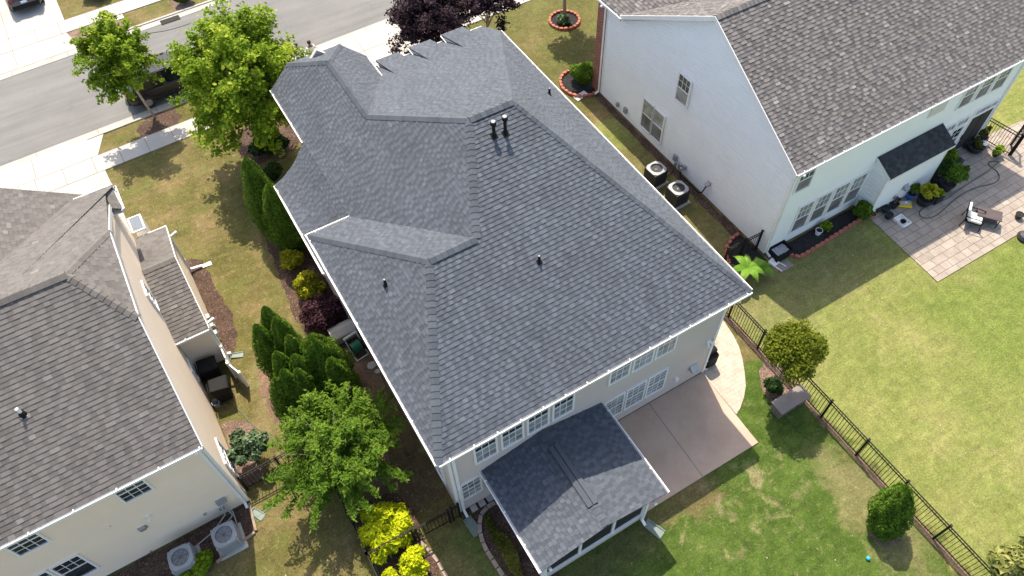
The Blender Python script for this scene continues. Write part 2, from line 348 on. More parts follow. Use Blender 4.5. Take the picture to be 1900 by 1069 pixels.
def m_grass():
    m, nt, b = newmat('lawn_grass'); P = world_co(nt)
    dn = noise(nt, .9, 4, .6, P, out='Color')
    s1 = N(nt, 'ShaderNodeVectorMath', operation='SUBTRACT'); L(nt, dn, s1.inputs[0]); s1.inputs[1].default_value = (.5,.5,.5)
    s2 = N(nt, 'ShaderNodeVectorMath', operation='SCALE'); L(nt, s1.outputs[0], s2.inputs[0]); s2.inputs['Scale'].default_value = 2.4
    s3 = N(nt, 'ShaderNodeVectorMath', operation='ADD'); L(nt, P, s3.inputs[0]); L(nt, s2.outputs[0], s3.inputs[1])
    sp = N(nt, 'ShaderNodeSeparateXYZ'); L(nt, s3.outputs[0], sp.inputs[0]); X, Y = sp.outputs[0], sp.outputs[1]
    def step(v, e, soft, up=True):
        n = N(nt, 'ShaderNodeMapRange', interpolation_type='SMOOTHSTEP'); L(nt, v, n.inputs[0])
        n.inputs[1].default_value = e-soft; n.inputs[2].default_value = e+soft
        n.inputs[3].default_value = 0 if up else 1; n.inputs[4].default_value = 1 if up else 0
        return n.outputs[0]
    def reg(x0=None, x1=None, y0=None, y1=None, s=.5):
        r = None
        for v, e, up in ((X,x0,True),(X,x1,False),(Y,y0,True),(Y,y1,False)):
            if e is None: continue
            k = step(v, e, s, up); r = k if r is None else mth(nt, 'MULTIPLY', r, k)
        return r
    def blob(cx, cy, rx, ry, s=.35):
        dx = mth(nt, 'DIVIDE', mth(nt, 'SUBTRACT', X, cx), rx); dy = mth(nt, 'DIVIDE', mth(nt, 'SUBTRACT', Y, cy), ry)
        d = mth(nt, 'SQRT', mth(nt, 'ADD', mth(nt, 'MULTIPLY', dx, dx), mth(nt, 'MULTIPLY', dy, dy)))
        return step(d, 1, s, False)
    big = noise(nt, .45, 6, .62, P); mid = noise(nt, 1.7, 6, .65, P); fine = noise(nt, 14, 5, .75, P); vf = noise(nt, 45, 3, .8, P)
    # dull olive side lawn with straw-coloured areas
    c = ramp(nt, big, [(.30, (0.093,0.090,0.026)), (.48, (0.131,0.116,0.041)), (.62, (0.184,0.142,0.066)), (.75, (0.227,0.167,0.088))])
    # neighbour's yellow-green lawn
    c1 = ramp(nt, big, [(.30, (0.154,0.187,0.048)), (.5, (0.197,0.216,0.065)), (.68, (0.242,0.237,0.090))])
    c = mixc(nt, reg(x0=13.75, y1=14, s=.25), c, c1)
    # greener grass along the far right
    c = mixc(nt, mth(nt, 'MULTIPLY', reg(x0=20.5, y1=-1.6, s=1.2), .65), c, (0.119,0.174,0.032))
    # vivid back lawn with bare straw patches
    c2 = ramp(nt, mid, [(.3, (0.043,0.081,0.012)), (.55, (0.065,0.111,0.019)), (.75, (0.098,0.130,0.033))])
    pt = noise(nt, 1.15, 7, .72, P, dist=.6); pm = ramp(nt, pt, [(.50, 0), (.64, .85)])
    c2 = mixc(nt, mth(nt, 'MULTIPLY', pm, blob(8.8, -4.4, 2.6, 1.3)), c2, (0.295,0.242,0.136))
    c = mixc(nt, reg(x0=-.2, x1=13.6, y1=-.2, s=.25), c, c2)
    c = mixc(nt, mth(nt, 'MULTIPLY', reg(x0=-3, x1=2, y1=.3, s=.5), .55), c, (0.127,0.128,0.049))
    c = mixc(nt, mth(nt, 'MULTIPLY', blob(7.2, -3.4, 1.6, .5), .75), c, (0.161,0.121,0.058))
    c = mixc(nt, mth(nt, 'MULTIPLY', blob(3.3, -3.5, 2.8, .7), .6), c, (0.108,0.096,0.041))
    c = mixc(nt, mth(nt, 'MULTIPLY', blob(12.6, -6.8, 1.0, 2.6), .5), c, (0.271,0.216,0.119))
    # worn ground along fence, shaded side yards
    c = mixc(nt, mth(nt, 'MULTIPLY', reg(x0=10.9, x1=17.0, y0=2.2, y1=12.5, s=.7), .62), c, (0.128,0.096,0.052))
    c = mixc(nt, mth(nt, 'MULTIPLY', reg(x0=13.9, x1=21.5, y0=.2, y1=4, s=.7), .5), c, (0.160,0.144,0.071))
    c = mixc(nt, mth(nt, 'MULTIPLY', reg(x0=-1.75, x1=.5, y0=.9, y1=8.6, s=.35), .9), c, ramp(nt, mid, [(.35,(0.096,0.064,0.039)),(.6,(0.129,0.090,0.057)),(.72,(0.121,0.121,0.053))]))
    c = mixc(nt, mth(nt, 'MULTIPLY', blob(-3.0, 7.2, 1.6, 3.2), .5), c, (0.233,0.191,0.103))
    c = mixc(nt, mth(nt, 'MULTIPLY', reg(x0=11.4, x1=26, y0=15.5, y1=25, s=.8), .45), c, (0.096,0.106,0.034))
    straw = ramp(nt, noise(nt, 3.6, 7, .78, P, dist=.3), [(.55, 0), (.68, .55)]); c = mixc(nt, straw, c, (0.269,0.238,0.131))
    c = mixc(nt, 1, c, ramp(nt, noise(nt, 2.6, 8, .75, P, dist=.8), [(.30,.70),(.5,1.0),(.70,1.30)]), 'MULTIPLY')
    c = mixc(nt, mth(nt, 'MULTIPLY', ramp(nt, noise(nt, .8, 6, .7, P), [(.5,0),(.66,1)]), .35), c, (0.123,0.175,0.039))
    mp = N(nt, 'ShaderNodeMapping'); mp.inputs['Rotation'].default_value = (0,0,R(-33)); mp.inputs['Scale'].default_value = (.5,3.2,1); L(nt, P, mp.inputs[0])
    c = mixc(nt, 1, c, ramp(nt, noise(nt, 1.6, 5, .7, mp.outputs[0]), [(.3,.86),(.7,1.14)]), 'MULTIPLY')
    c = mixc(nt, 1, c, ramp(nt, fine, [(.28,.55),(.72,1.42)]), 'MULTIPLY')
    c = mixc(nt, 1, c, ramp(nt, vf, [(.28,.52),(.72,1.5)]), 'MULTIPLY')
    L(nt, c, b.inputs['Base Color']); b.inputs['Roughness'].default_value = .9; b.inputs['Specular IOR Level'].default_value = .15
    h = mth(nt, 'ADD', mth(nt, 'MULTIPLY', fine, .6), mth(nt, 'MULTIPLY', vf, .5)); bump(nt, b, h, .8, .06)
    return m
M['grass'] = m_grass()
M['lf_lime'] = leafmat('lime_green_leaves', (.075,.125,.012), (.22,.36,.025), (.78,.76,.12), .5)
M['lf_green'] = leafmat('mid_green_leaves', (.055,.11,.012), (.125,.245,.026), (.33,.45,.07), .5)
M['lf_purple'] = leafmat('dark_purple_leaves', (.012,.007,.010), (.045,.025,.035), (.12,.075,.09), .15)
M['lf_plum'] = leafmat('plum_red_leaves', (.020,.008,.012), (.055,.02,.03), (.13,.06,.075), .15)
M['lf_arb'] = leafmat('arborvitae_sprays', (.034,.075,.010), (.11,.215,.022), (.28,.42,.05), .3, .7)
M['lf_yellow'] = leafmat('bright_yellow_leaves', (.17,.24,.008), (.58,.64,.02), (.84,.86,.06), .4)
M['lf_gold'] = leafmat('gold_green_leaves', (.09,.11,.008), (.36,.37,.025), (.66,.60,.07), .4)
M['lf_hedge'] = leafmat('bronze_green_leaves', (.055,.085,.008), (.135,.175,.014), (.34,.35,.04), .4)
M['lf_dark'] = leafmat('deep_green_leaves', (.008,.022,.006), (.025,.065,.012), (.07,.15,.03), .2)
M['lf_grey'] = leafmat('grey_green_leaves', (.03,.06,.03), (.10,.17,.08), (.42,.50,.34), .25)
M['lf_olive'] = leafmat('olive_gold_groundcover', (.035,.045,.008), (.12,.13,.02), (.26,.24,.05), .25)
M['lf_banana'] = leafmat('banana_leaf', (.05,.13,.015), (.14,.32,.035), (.30,.48,.08), .4, .35)
M['lf_variegated'] = leafmat('cream_edged_leaves', (.05,.07,.02), (.26,.28,.08), (.70,.66,.32), .25)

# ------------------------------------------------------------------ courses: real stepped shingles and lap siding
def clip(poly, ax, lim, keep_less):
    out = []; n = len(poly)
    for i in range(n):
        a, b = poly[i], poly[(i+1)%n]
        ina = (a[ax] <= lim+1e-9) if keep_less else (a[ax] >= lim-1e-9)
        inb = (b[ax] <= lim+1e-9) if keep_less else (b[ax] >= lim-1e-9)
        if ina: out.append(a)
        if ina != inb:
            t = (lim-a[ax])/(b[ax]-a[ax]); p = [a[0]+(b[0]-a[0])*t, a[1]+(b[1]-a[1])*t]; p[ax] = lim; out.append(tuple(p))
    return out if len(out) >= 3 else []
def area2(p): return abs(sum(p[i][0]*p[(i+1)%len(p)][1]-p[(i+1)%len(p)][0]*p[i][1] for i in range(len(p))))/2
def courses(mb, o, U, V, pieces, pitch, hi, lo, cells=None, rng=None, tab=0, t0=None, tones=(.3,.7)):
    o = Vector(o); U = Vector(U).normalized(); V = Vector(V).normalized(); Nn = U.cross(V)
    if Nn.z < -1e-6: Nn = -Nn
    P2 = [[((Vector(p)-o).dot(U), (Vector(p)-o).dot(V)) for p in pc] for pc in pieces]
    smin = min(p[0] for q in P2 for p in q); smax = max(p[0] for q in P2 for p in q)
    tmin = min(p[1] for q in P2 for p in q) if t0 is None else t0; tmax = max(p[1] for q in P2 for p in q)
    k = 0; t = tmin
    while t < tmax-1e-4:
        bands = []
        for q in P2:
            c = clip(clip(q, 1, t, False), 1, t+pitch, True)
            if c and area2(c) > 1e-4: bands.append(c)
        if bands:
            b0 = min(p[0] for q in bands for p in q); b1 = max(p[0] for q in bands for p in q)
            if cells is None: segs = [(b0, b1, 0, rng.uniform(*tones) if rng else .5)]
            else:
                segs = []; s = b0 - rng.random()*cells[1]; high = rng.random() < .5
                while s < b1:
                    w_ = rng.uniform(*cells); 
                    tn = rng.random()
                    tn = tn*.30+.46 if high else tn*.26+.10
                    if rng.random() < .07: tn = min(1, tn+.22)
                    segs.append((s, s+w_, tab if high else 0, tn)); s += w_; high = not high if rng.random() < .88 else high
            for (s0, s1, ex, tn) in segs:
                for q in bands:
                    c = clip(clip(q, 0, s0, False), 0, s1, True) if cells else q
                    if not c or area2(c) < 2e-5: continue
                    pts = []
                    for (s_, t_) in c:
                        f = 1-(t_-t)/pitch; h = lo+(hi-lo)*f+ex*(.35+.65*f)
                        pts.append(o+U*s_+V*t_+Nn*h)
                    a = sum((pts[i].cross(pts[(i+1)%len(pts)])).dot(Nn) for i in range(len(pts)))
                    mb.quad(pts if a > 0 else pts[::-1], tn)
                    for i in range(len(c)):
                        p, r_ = c[i], c[(i+1)%len(c)]
                        if abs(p[1]-t) < 1e-6 and abs(r_[1]-t) < 1e-6:
                            A = o+U*p[0]+V*t; B = o+U*r_[0]+V*t; H = hi+ex
                            mb.quad([A-Nn*.002, B-Nn*.002, B+Nn*H, A+Nn*H], 0)
        t += pitch; k += 1
def slope(mb, pieces, seed, pitch=.145, cells=(.10,.18), hi=.019, tab=.007, thick=.035):
    """stepped laminated shingles on planar convex 3-D pieces lying in one plane"""
    P = [Vector(p) for p in pieces[0]]
    n = (P[1]-P[0]).cross(P[2]-P[0]).normalized()
    if n.z < 0: n = -n
    U = Vector((-n.y, n.x, 0)); 
    if U.length < 1e-4: U = Vector((1,0,0))
    U.normalize(); V = n.cross(U)
    if V.z < 0: V = -V
    rng = random.Random(seed)
    courses(mb, P[0], U, V, pieces, pitch, hi, .003, cells, rng, tab)
    for pc in pieces: mb.slab([Vector(p)-n*.003 for p in pc], -n*thick, .2)
def ridge(mb, p, q, n1, n2, wd=.15, piece=.20, lift=.030, rng=random.Random(5), tall=0):
    p = Vector(p); q = Vector(q); e = q-p; Ln = e.length; e.normalize()
    def wing(n):
        n = Vector(n).normalized(); d = e.cross(n)
        return (d if d.z < 0 else -d), n
    (w1, n1), (w2, n2) = wing(n1), wing(n2); up = (n1+n2).normalized()
    if w1.dot(w2) > 0: w2 = -w1
    k = max(1, int(Ln/piece)); st = Ln/k
    for i in range(k):
        a = p+e*(i*st); b = p+e*(min(Ln, (i+1)*st+.02)); tn = rng.random()
        h0 = lift+.018+tall; h1 = lift+tall
        A = [a+w1*wd+n1*(h0-.012), a+up*(h0+.006), a+w2*wd+n2*(h0-.012)]; B = [b+w1*wd+n1*(h1-.012), b+up*(h1+.006), b+w2*wd+n2*(h1-.012)]
        mb.quad([A[0],A[1],B[1],B[0]], tn); mb.quad([A[1],A[2],B[2],B[1]], tn)
        mb.quad([A[0], a+w1*wd+n1*.002, a+up*.01, A[1]], 0); mb.quad([A[1], a+up*.01, a+w2*wd+n2*.002, A[2]], 0)
        mb.quad([A[0],B[0], b+w1*wd, a+w1*wd], 0); mb.quad([A[2],B[2], b+w2*wd, a+w2*wd], 0)
def nrm(a, b, c):
    n = (Vector(b)-Vector(a)).cross(Vector(c)-Vector(a)).normalized()
    return n if n.z > 0 else -n
def gutter(mb, p, q, out, z, straps=.78, wd=.085, inn=None):
    """open K-style gutter along an eave, rim level z"""
    p = Vector((p[0],p[1],z)); q = Vector((q[0],q[1],z)); e = (q-p); Ln = e.length; e.normalize(); o = Vector((out[0],out[1],0)); k = Vector((0,0,1))
    def bx(d0, d1, z0, z1, s0=0, s1=Ln): mb.obox(p, e, o, s0, s1, z0, z1, d0, d1)
    bx(wd-.012, wd, -.11, .0); bx(.0, wd-.012, -.115, -.103); bx(-.02, 0, -.17, -.012); bx(0, wd, -.10, 0, 0, .012); bx(0, wd, -.10, 0, Ln-.012, Ln)
    bx(wd-.02, wd+.01, -.008, .006)
    s = .35
    while s < Ln: bx(-.07, wd, .004, .028, s, s+.035); s += straps
def downspout(mb, x, y, z0, z1, u, n, foot=.25):
    u = Vector(u); n = Vector(n); o = Vector((x,y,0))
    mb.obox(o, u, n, -.05, .05, z0+.12, z1-.15, .01, .085); mb.bar(o+n*.05+Vector((0,0,z1-.12)), o+n*.36+Vector((0,0,z1+.02)), .09, .07)
    mb.bar(o+n*.05+Vector((0,0,z0+.13)), o+n*(.05+foot)+Vector((0,0,z0+.05)), .09, .07)
    for zz in (.8, 2.2, 3.6):
        if z0+zz < z1: mb.obox(o, u, n, -.065, .065, z0+zz, z0+zz+.03, .008, .092)

def gut(parent, mat, *a, **k):
    m = MB(); gutter(m, *a, **k); return m.build('gutter', M[mat], parent)
def dsp(parent, *a):
    m = MB(); downspout(m, *a); return m.build('downspout', M['trim'], parent)

def window(parent, o, u, n, s0, s1, z0, z1, cols=3, rows=(2,2), upper='glass', lower='glass_screen', grille=True, label=None, single=False, tw=.065):
    """sash window in a wall plane through o: frame > panes, grille"""
    f = MB()
    f.obox(o,u,n,s0,s0+tw,z0,z1,.0,.065); f.obox(o,u,n,s1-tw,s1,z0,z1,.0,.065)
    f.obox(o,u,n,s0+tw,s1-tw,z1-tw,z1,.0,.063); f.obox(o,u,n,s0+tw,s1-tw,z0,z0+tw,.0,.070)
    a, b, c, d = s0+tw, s1-tw, z0+tw, z1-tw; m_ = (c+d)/2
    if not single: f.obox(o,u,n,a,b,m_-.022,m_+.022,.0,.048)
    fo = f.build('window', M['trim'], parent, label)
    if single:
        p = MB(); p.obox(o,u,n,a,b,c,d,.0,.028); p.build('pane', M[upper], fo)
    else:
        p = MB(); p.obox(o,u,n,a,b,m_+.022,d,.0,.029); p.build('upper_pane', M[upper], fo)
        p = MB(); p.obox(o,u,n,a,b,c,m_-.022,.0,.027); p.build('lower_pane', M[lower], fo)
    if grille:
        g = MB()
        def bars(z_lo, z_hi, r):
            for i in range(1, cols): s = a+(b-a)*i/cols; g.obox(o,u,n,s-.009,s+.009,z_lo,z_hi,.027,.038)
            for j in range(1, r): z = z_lo+(z_hi-z_lo)*j/r; g.obox(o,u,n,a,b,z-.009,z+.009,.0275,.0375)
        if single: bars(c, d, rows[0])
        else:
            bars(m_+.022, d, rows[0])
            if rows[1]: bars(c, m_-.022, rows[1])
        g.build('grille', M['trim'], fo)
    return fo
def siding(mb, o, u, n, poly, lap=.115, proud=.014, thick=.15, tone=.5, dutch=False):
    """o: origin at z=0, u along, n outward; poly convex list of (s,z)"""
    o = Vector(o); u = Vector(u); n = Vector(n); k = Vector((0,0,1))
    zmin = min(p[1] for p in poly); zmax = max(p[1] for p in poly); z = zmin
    def P(s, z_, d): return o+u*s+k*z_+n*d
    while z < zmax-1e-4:
        if dutch:
            for (za, zb, da, db) in ((z, z+lap*.62, proud, proud*.95), (z+lap*.62, z+lap*.80, proud*.95, .003), (z+lap*.80, z+lap, .003, .002)):
                c = clip(clip(poly, 1, za, False), 1, zb, True)
                if c and area2(c) > 1e-5:
                    pts = [P(s_, z_, da+(db-da)*(z_-za)/(zb-za)) for s_, z_ in c]; nn = (pts[1]-pts[0]).cross(pts[2]-pts[1]); mb.quad(pts if nn.dot(n) > 0 else pts[::-1], tone)
        c = clip(clip(poly, 1, z, False), 1, z+lap, True)
        if c and area2(c) > 1e-4:
            pts = [P(s, z_, .002+proud*(1-(z_-z)/lap)) for s, z_ in c]
            nn = (pts[1]-pts[0]).cross(pts[2]-pts[1])
            if not dutch: mb.quad(pts if nn.dot(n) > 0 else pts[::-1], tone)
            lo = [p for p in c if abs(p[1]-z) < 1e-6]
            if len(lo) >= 2:
                s0 = min(p[0] for p in lo); s1 = max(p[0] for p in lo)
                mb.quad([P(s0,z,0), P(s1,z,0), P(s1,z,proud+.002), P(s0,z,proud+.002)], tone)
        z += lap
    n_ = len(poly); A = [P(s,z_,0) for s,z_ in poly]; mb.slab(A, -n*thick, tone)

# ------------------------------------------------------------------ foliage
def leaves(mb, pts, nrmls, size, tones, rng, asp=1.6):
    n = len(pts); a = rng.normal(size=(n,3)); nz = nrmls/np.linalg.norm(nrmls, axis=1)[:,None]
    t = np.cross(nz, a); t /= np.linalg.norm(t, axis=1)[:,None]; b = np.cross(nz, t)
    s = size*(.6+.8*rng.random(n))[:,None]
    P0 = pts-t*s*asp/2; P1 = pts+b*s*.5+nz*s*.12; P2 = pts+t*s*asp/2; P3 = pts-b*s*.5+nz*s*.12
    V_ = np.stack([P0,P1,P2,P3],1).reshape(-1,3); k = len(mb.v)
    mb.v += [tuple(x) for x in V_.tolist()]; mb.f += [(k+4*i,k+4*i+1,k+4*i+2,k+4*i+3) for i in range(n)]; mb.t += tones.tolist()
def crown(mb, c, rad, clumps, n, size, seed, up=.5, flat=1.0, core=None, clump_r=(.22,.36), asp=1.6, tip=.12):
    """clumped crown: leaves near the skin of many lumps spread through an ellipsoid"""
    rng = np.random.default_rng(seed); c = np.array(c, float); rad = np.array(rad, float)
    d = rng.normal(size=(clumps,3)); d /= np.linalg.norm(d,axis=1)[:,None]; d[:,2] = np.where(d[:,2] < -.45, -d[:,2]*.5, d[:,2])
    rr = (rng.random(clumps)**.45)*.78; cc = c+d*rr[:,None]*rad
    cr = rng.uniform(*clump_r, clumps)*rad.mean(); ct = rng.uniform(-.14,.14,clumps)
    k = rng.integers(0, clumps, n); e = rng.normal(size=(n,3)); e /= np.linalg.norm(e,axis=1)[:,None]
    sr = (rng.random(n)**.35); off = e*sr[:,None]*cr[k][:,None]; off[:,2] *= flat; p = cc[k]+off
    nn = e*.7+rng.normal(size=(n,3))*.55; nn[:,2] += up
    out = np.linalg.norm((p-c)/rad, axis=1)
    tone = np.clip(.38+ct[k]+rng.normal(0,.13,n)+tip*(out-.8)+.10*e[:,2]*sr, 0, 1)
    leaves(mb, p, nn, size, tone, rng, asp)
def spray_crown(mb, c, rad, branches, n, size, seed, up=.7, asp=1.8, sag=.25, spread=.10, low=-.35, t0=.25, tip=.22):
    """leaves set along many radiating, drooping branches: an open crown with an uneven outline"""
    rng = np.random.default_rng(seed); c = np.array(c, float); rad = np.array(rad, float)
    d = rng.normal(size=(branches,3)); d /= np.linalg.norm(d,axis=1)[:,None]; d[:,2] = np.where(d[:,2] < low, -d[:,2], d[:,2])
    ln = rng.uniform(.62,1.12,branches); bt = rng.uniform(-.15,.15,branches); wob_ = rng.normal(size=(branches,3))*.10
    k = rng.integers(0, branches, n); t = t0+(1-t0)*rng.random(n)**.65
    p = c+d[k]*rad*(ln[k]*t)[:,None]+wob_[k]*rad*np.sin(t*3.1)[:,None]; p[:,2] -= sag*rad[2]*(t**2)*(1-np.maximum(0,d[k][:,2]))
    e = rng.normal(size=(n,3)); p += e*(spread*rad.mean()*(1.25-.75*t))[:,None]*np.array([1,1,.6])
    nn = d[k]*.5+rng.normal(size=(n,3))*.55; nn[:,2] += up
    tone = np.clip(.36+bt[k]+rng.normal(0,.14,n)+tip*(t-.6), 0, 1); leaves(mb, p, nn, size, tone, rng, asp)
def cone_tree(mb, x, y, z0, h, r, n, size, seed, lean=(0,0), power=.75, lumps=9, belly=.18):
    rng = np.random.default_rng(seed); t = rng.random(n)**.8; th = rng.random(n)*2*math.pi
    prof = np.where(t < belly, .78+.22*t/belly, ((1-t)/(1-belly))**power)
    ph = rng.random(4)*6.28
    lump = 1+.06*np.sin(lumps*th+ph[0]+9*t)+.06*np.sin(5*th-13*t+ph[1])+.04*np.sin(17*t+ph[2]+3*th)
    rr = r*prof*lump*(1-.22*rng.random(n)**2)
    p = np.stack([x+rr*np.cos(th)+lean[0]*t, y+rr*np.sin(th)+lean[1]*t, z0+h*t], 1)
    nn = np.stack([np.cos(th), np.sin(th), .45+0*t], 1)+rng.normal(size=(n,3))*.45
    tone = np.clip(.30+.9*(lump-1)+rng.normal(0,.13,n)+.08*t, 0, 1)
    leaves(mb, p, nn, size, tone, rng, 1.9)
    seg = 10; prof2 = [(r*.62,z0),(r*.8,z0+h*belly),(r*.45,z0+h*.62),(.02,z0+h*.9)]  # solid inner cone, toned dark to stand for shade deep in the foliage
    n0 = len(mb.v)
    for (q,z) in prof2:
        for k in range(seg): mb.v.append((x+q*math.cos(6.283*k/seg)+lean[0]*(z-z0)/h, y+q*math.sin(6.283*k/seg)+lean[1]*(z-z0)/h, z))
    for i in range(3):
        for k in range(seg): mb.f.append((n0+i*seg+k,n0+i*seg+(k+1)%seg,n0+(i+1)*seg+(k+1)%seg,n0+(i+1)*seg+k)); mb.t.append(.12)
def trunk(mb, base, top, r0, r1, limbs, c, rad, seed):
    rng = random.Random(seed); b = Vector(base); t = Vector(top); mid = (b+t)/2+Vector((rng.uniform(-.08,.08),rng.uniform(-.08,.08),0))
    mb.tube([b, mid, t], [r0, (r0+r1)/2, r1], 8)
    c = Vector(c)
    for i in range(limbs):
        a = 6.283*i/limbs+rng.uniform(-.4,.4); el_ = rng.uniform(.15,1.2)
        q = c+Vector((math.cos(a)*math.cos(el_)*rad[0], math.sin(a)*math.cos(el_)*rad[1], math.sin(el_)*rad[2]))*.82
        s = b.lerp(t, rng.uniform(.62,1.0)); m = s.lerp(q, .5)+Vector((0,0,.12*rad[2]))
        mb.tube([s, m, q], [r1*.6, r1*.32, r1*.10], 5)
        for j in range(3):
            q2 = m+Vector((rng.uniform(-1,1)*rad[0], rng.uniform(-1,1)*rad[1], rng.uniform(0,1)*rad[2]))*.45
            mb.tube([m, q2], [r1*.22, r1*.06], 4)
def tree(name, base, c, rad, clumps, n, size, mat, seed, label, cat, tr=(.12,.06), limbs=9, group=None, bark='bark', up=.5, clump_r=(.22,.36), asp=1.6, flat=1, tip=.12, spray=None):
    r = thing(name, base, label, cat, group)
    t = MB(); b = Vector(base); cc = Vector(c); top = b.lerp(cc, .75)
    trunk(t, b, top, tr[0], tr[1], limbs, c, rad, seed); t.build('trunk', M[bark], r, smooth=True)
    m = MB()
    if spray: spray_crown(m, c, rad, clumps, n, size, seed, up=up, asp=asp, **spray)
    else: crown(m, c, rad, clumps, n, size, seed, up=up, clump_r=clump_r, asp=asp, flat=flat, tip=tip)
    m.build('crown', M[mat], r)
    settle(r); return r
def bush(name, x, y, rad, n, size, mat, seed, label, cat='shrub', clumps=22, group=None, zc=None, asp=1.6, up=.5, tip=.12, clump_r=(.3,.45), core=True):
    r = thing(name, (x,y,0), label, cat, group); zc = rad[2]*.95 if zc is None else zc
    t = MB(); rng = random.Random(seed)
    for i in range(7):
        a = i*.9; t.tube([(x,y,0),(x+math.cos(a)*rad[0]*.3,y+math.sin(a)*rad[1]*.3,zc*.6),(x+math.cos(a)*rad[0]*.65,y+math.sin(a)*rad[1]*.65,zc*1.1)], [.025,.018,.007], 5)
    t.build('stems', M['bark'], r)
    m = MB(); crown(m, (x,y,zc), rad, clumps, n, size, seed, up=up, clump_r=clump_r, asp=asp, tip=tip)
    seg = 12  # opaque core; its dark tone paints in the shade inside the shrub
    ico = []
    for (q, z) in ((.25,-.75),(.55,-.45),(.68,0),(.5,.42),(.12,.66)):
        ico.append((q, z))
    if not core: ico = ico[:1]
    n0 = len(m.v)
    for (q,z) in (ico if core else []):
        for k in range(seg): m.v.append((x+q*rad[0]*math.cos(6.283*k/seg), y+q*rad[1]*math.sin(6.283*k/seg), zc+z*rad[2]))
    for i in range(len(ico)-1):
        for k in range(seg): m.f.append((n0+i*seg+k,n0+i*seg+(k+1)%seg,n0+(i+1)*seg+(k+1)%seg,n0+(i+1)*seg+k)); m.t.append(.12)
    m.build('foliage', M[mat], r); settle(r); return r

# ================================================================== THE SETTING
def struct(name, mb, m): return tag(mb.build(name, m), kind='structure')
g = MB(); g.quad([(-600,-600,0),(600,-600,0),(600,600,0),(-600,600,0)]); struct('lawn', g, M['grass'])
SK = .028
def sy(x, y0): return y0+SK*(x+6)
def strip(mb, x0, x1, ya, yb, z, n=1, th=.0):
    P = [(x0,sy(x0,ya)),(x1,sy(x1,ya)),(x1,sy(x1,yb)),(x0,sy(x0,yb))]
    mb.prism(P, -.05, z)
g = MB(); strip(g, -80, 120, 27.25, 34.15, .006); struct('road', g, M['asphalt'])
g = MB()
strip(g, -80, 120, 26.86, 27.25, .022); strip(g, -80, 120, 34.15, 34.62, .022)          # gutter pans
def kerbrun(x0, x1):
    strip(g, x0, x1, 26.74, 26.86, .055)
for a, b in ((-80,-17),(-6.6,4.6),(12.2,120)): kerbrun(a, b)
for a, b in ((-80,-14.0),(-5.2,60)): strip(g, a, b, 34.62, 34.76, .07)
struct('kerb', g, M['kerb'])
g = MB(); strip(g, -80, 120, 24.12, 25.33, .03); strip(g, -80, 120, 36.45, 37.72, .03); struct('sidewalk', g, M['concrete'])
g = MB(); J = MB()
# driveway of the house on the left, of the middle house and of the house across the street
g.prism([(-17,17.0),(-6.25,17.0),(-6.25,22.2),(-6.33,sy(-6.3,24.12)),(-17,sy(-17,24.12))], -.05, .026)
g.prism([(-17,sy(-17,25.33)),(-6.4,sy(-6.4,25.33)),(-5.75,sy(-6,26.86)),(-17.6,sy(-17.6,26.86))], -.05, .026)
g.prism([(5.3,17.0),(11.5,17.0),(11.5,sy(11.5,24.12)),(5.0,sy(5,24.12))], -.05, .026)
g.prism([(5.0,sy(5,25.33)),(11.6,sy(11.6,25.33)),(12.3,sy(12.3,26.86)),(4.3,sy(4.3,26.86))], -.05, .026)
g.prism([(-14.0,sy(-14,34.62)),(-5.3,sy(-5.3,34.62)),(-5.65,sy(-5.6,36.45)),(-14,sy(-14,36.45))], -.05, .026)
g.prism([(-14.0,sy(-14,37.72)),(-5.5,sy(-5.5,37.72)),(-5.5,52),(-14,52)], -.05, .026)
struct('driveway', g, M['concrete'])
def jl(x0, y0, x1, y1, z=.0335, wd=.03): J.bar((x0,y0,z-.001),(x1,y1,z-.001), wd, .003)
for x in (-14.5,-13.2,-11.9,-10.7,-9.4,-8.1,-6.7,-5.4,-4.1,-2.8,-1.45,-.1,1.2,2.5,3.8,5.1,6.6,8.1,9.6,11.1,12.6,14.1,15.6,17.1):
    jl(x, sy(x,24.12), x-.02, sy(x,25.33))
for x in (-13.3,-10.2,-7.2,-5.9,-4.3,-2.8): jl(x, sy(x,36.45), x, sy(x,37.72))
jl(-17,sy(-17,24.12),18,sy(18,24.12)); jl(-17,sy(-17,25.33),18,sy(18,25.33)); jl(-17,sy(-17,26.84),12,sy(12,26.84),.0245)
jl(-17,sy(-17,36.45),3,sy(3,36.45)); jl(-17,sy(-17,37.72),3,sy(3,37.72)); jl(-14,sy(-14,34.64),-5.3,sy(-5.3,34.64),.028)
for x in (-9.35,): jl(x-.15,17.2,x+.05,26.8,.028)
jl(-17,20.6,-6.3,20.6,.028); jl(-8.6,34.7,-8.6,52,.0335); jl(-14,43,-5.5,43,.028)
jl(8.1,17,8.1,27.2,.028); jl(5.2,20.5,11.5,20.5,.028)
for x in (-12,-9,-6,-3,0,3,6,9,12,15): jl(x,sy(x,26.87),x,sy(x,27.24),.0245); jl(x,sy(x,34.16),x,sy(x,34.6),.0245)
struct('concrete_joints', J, M['joint'])
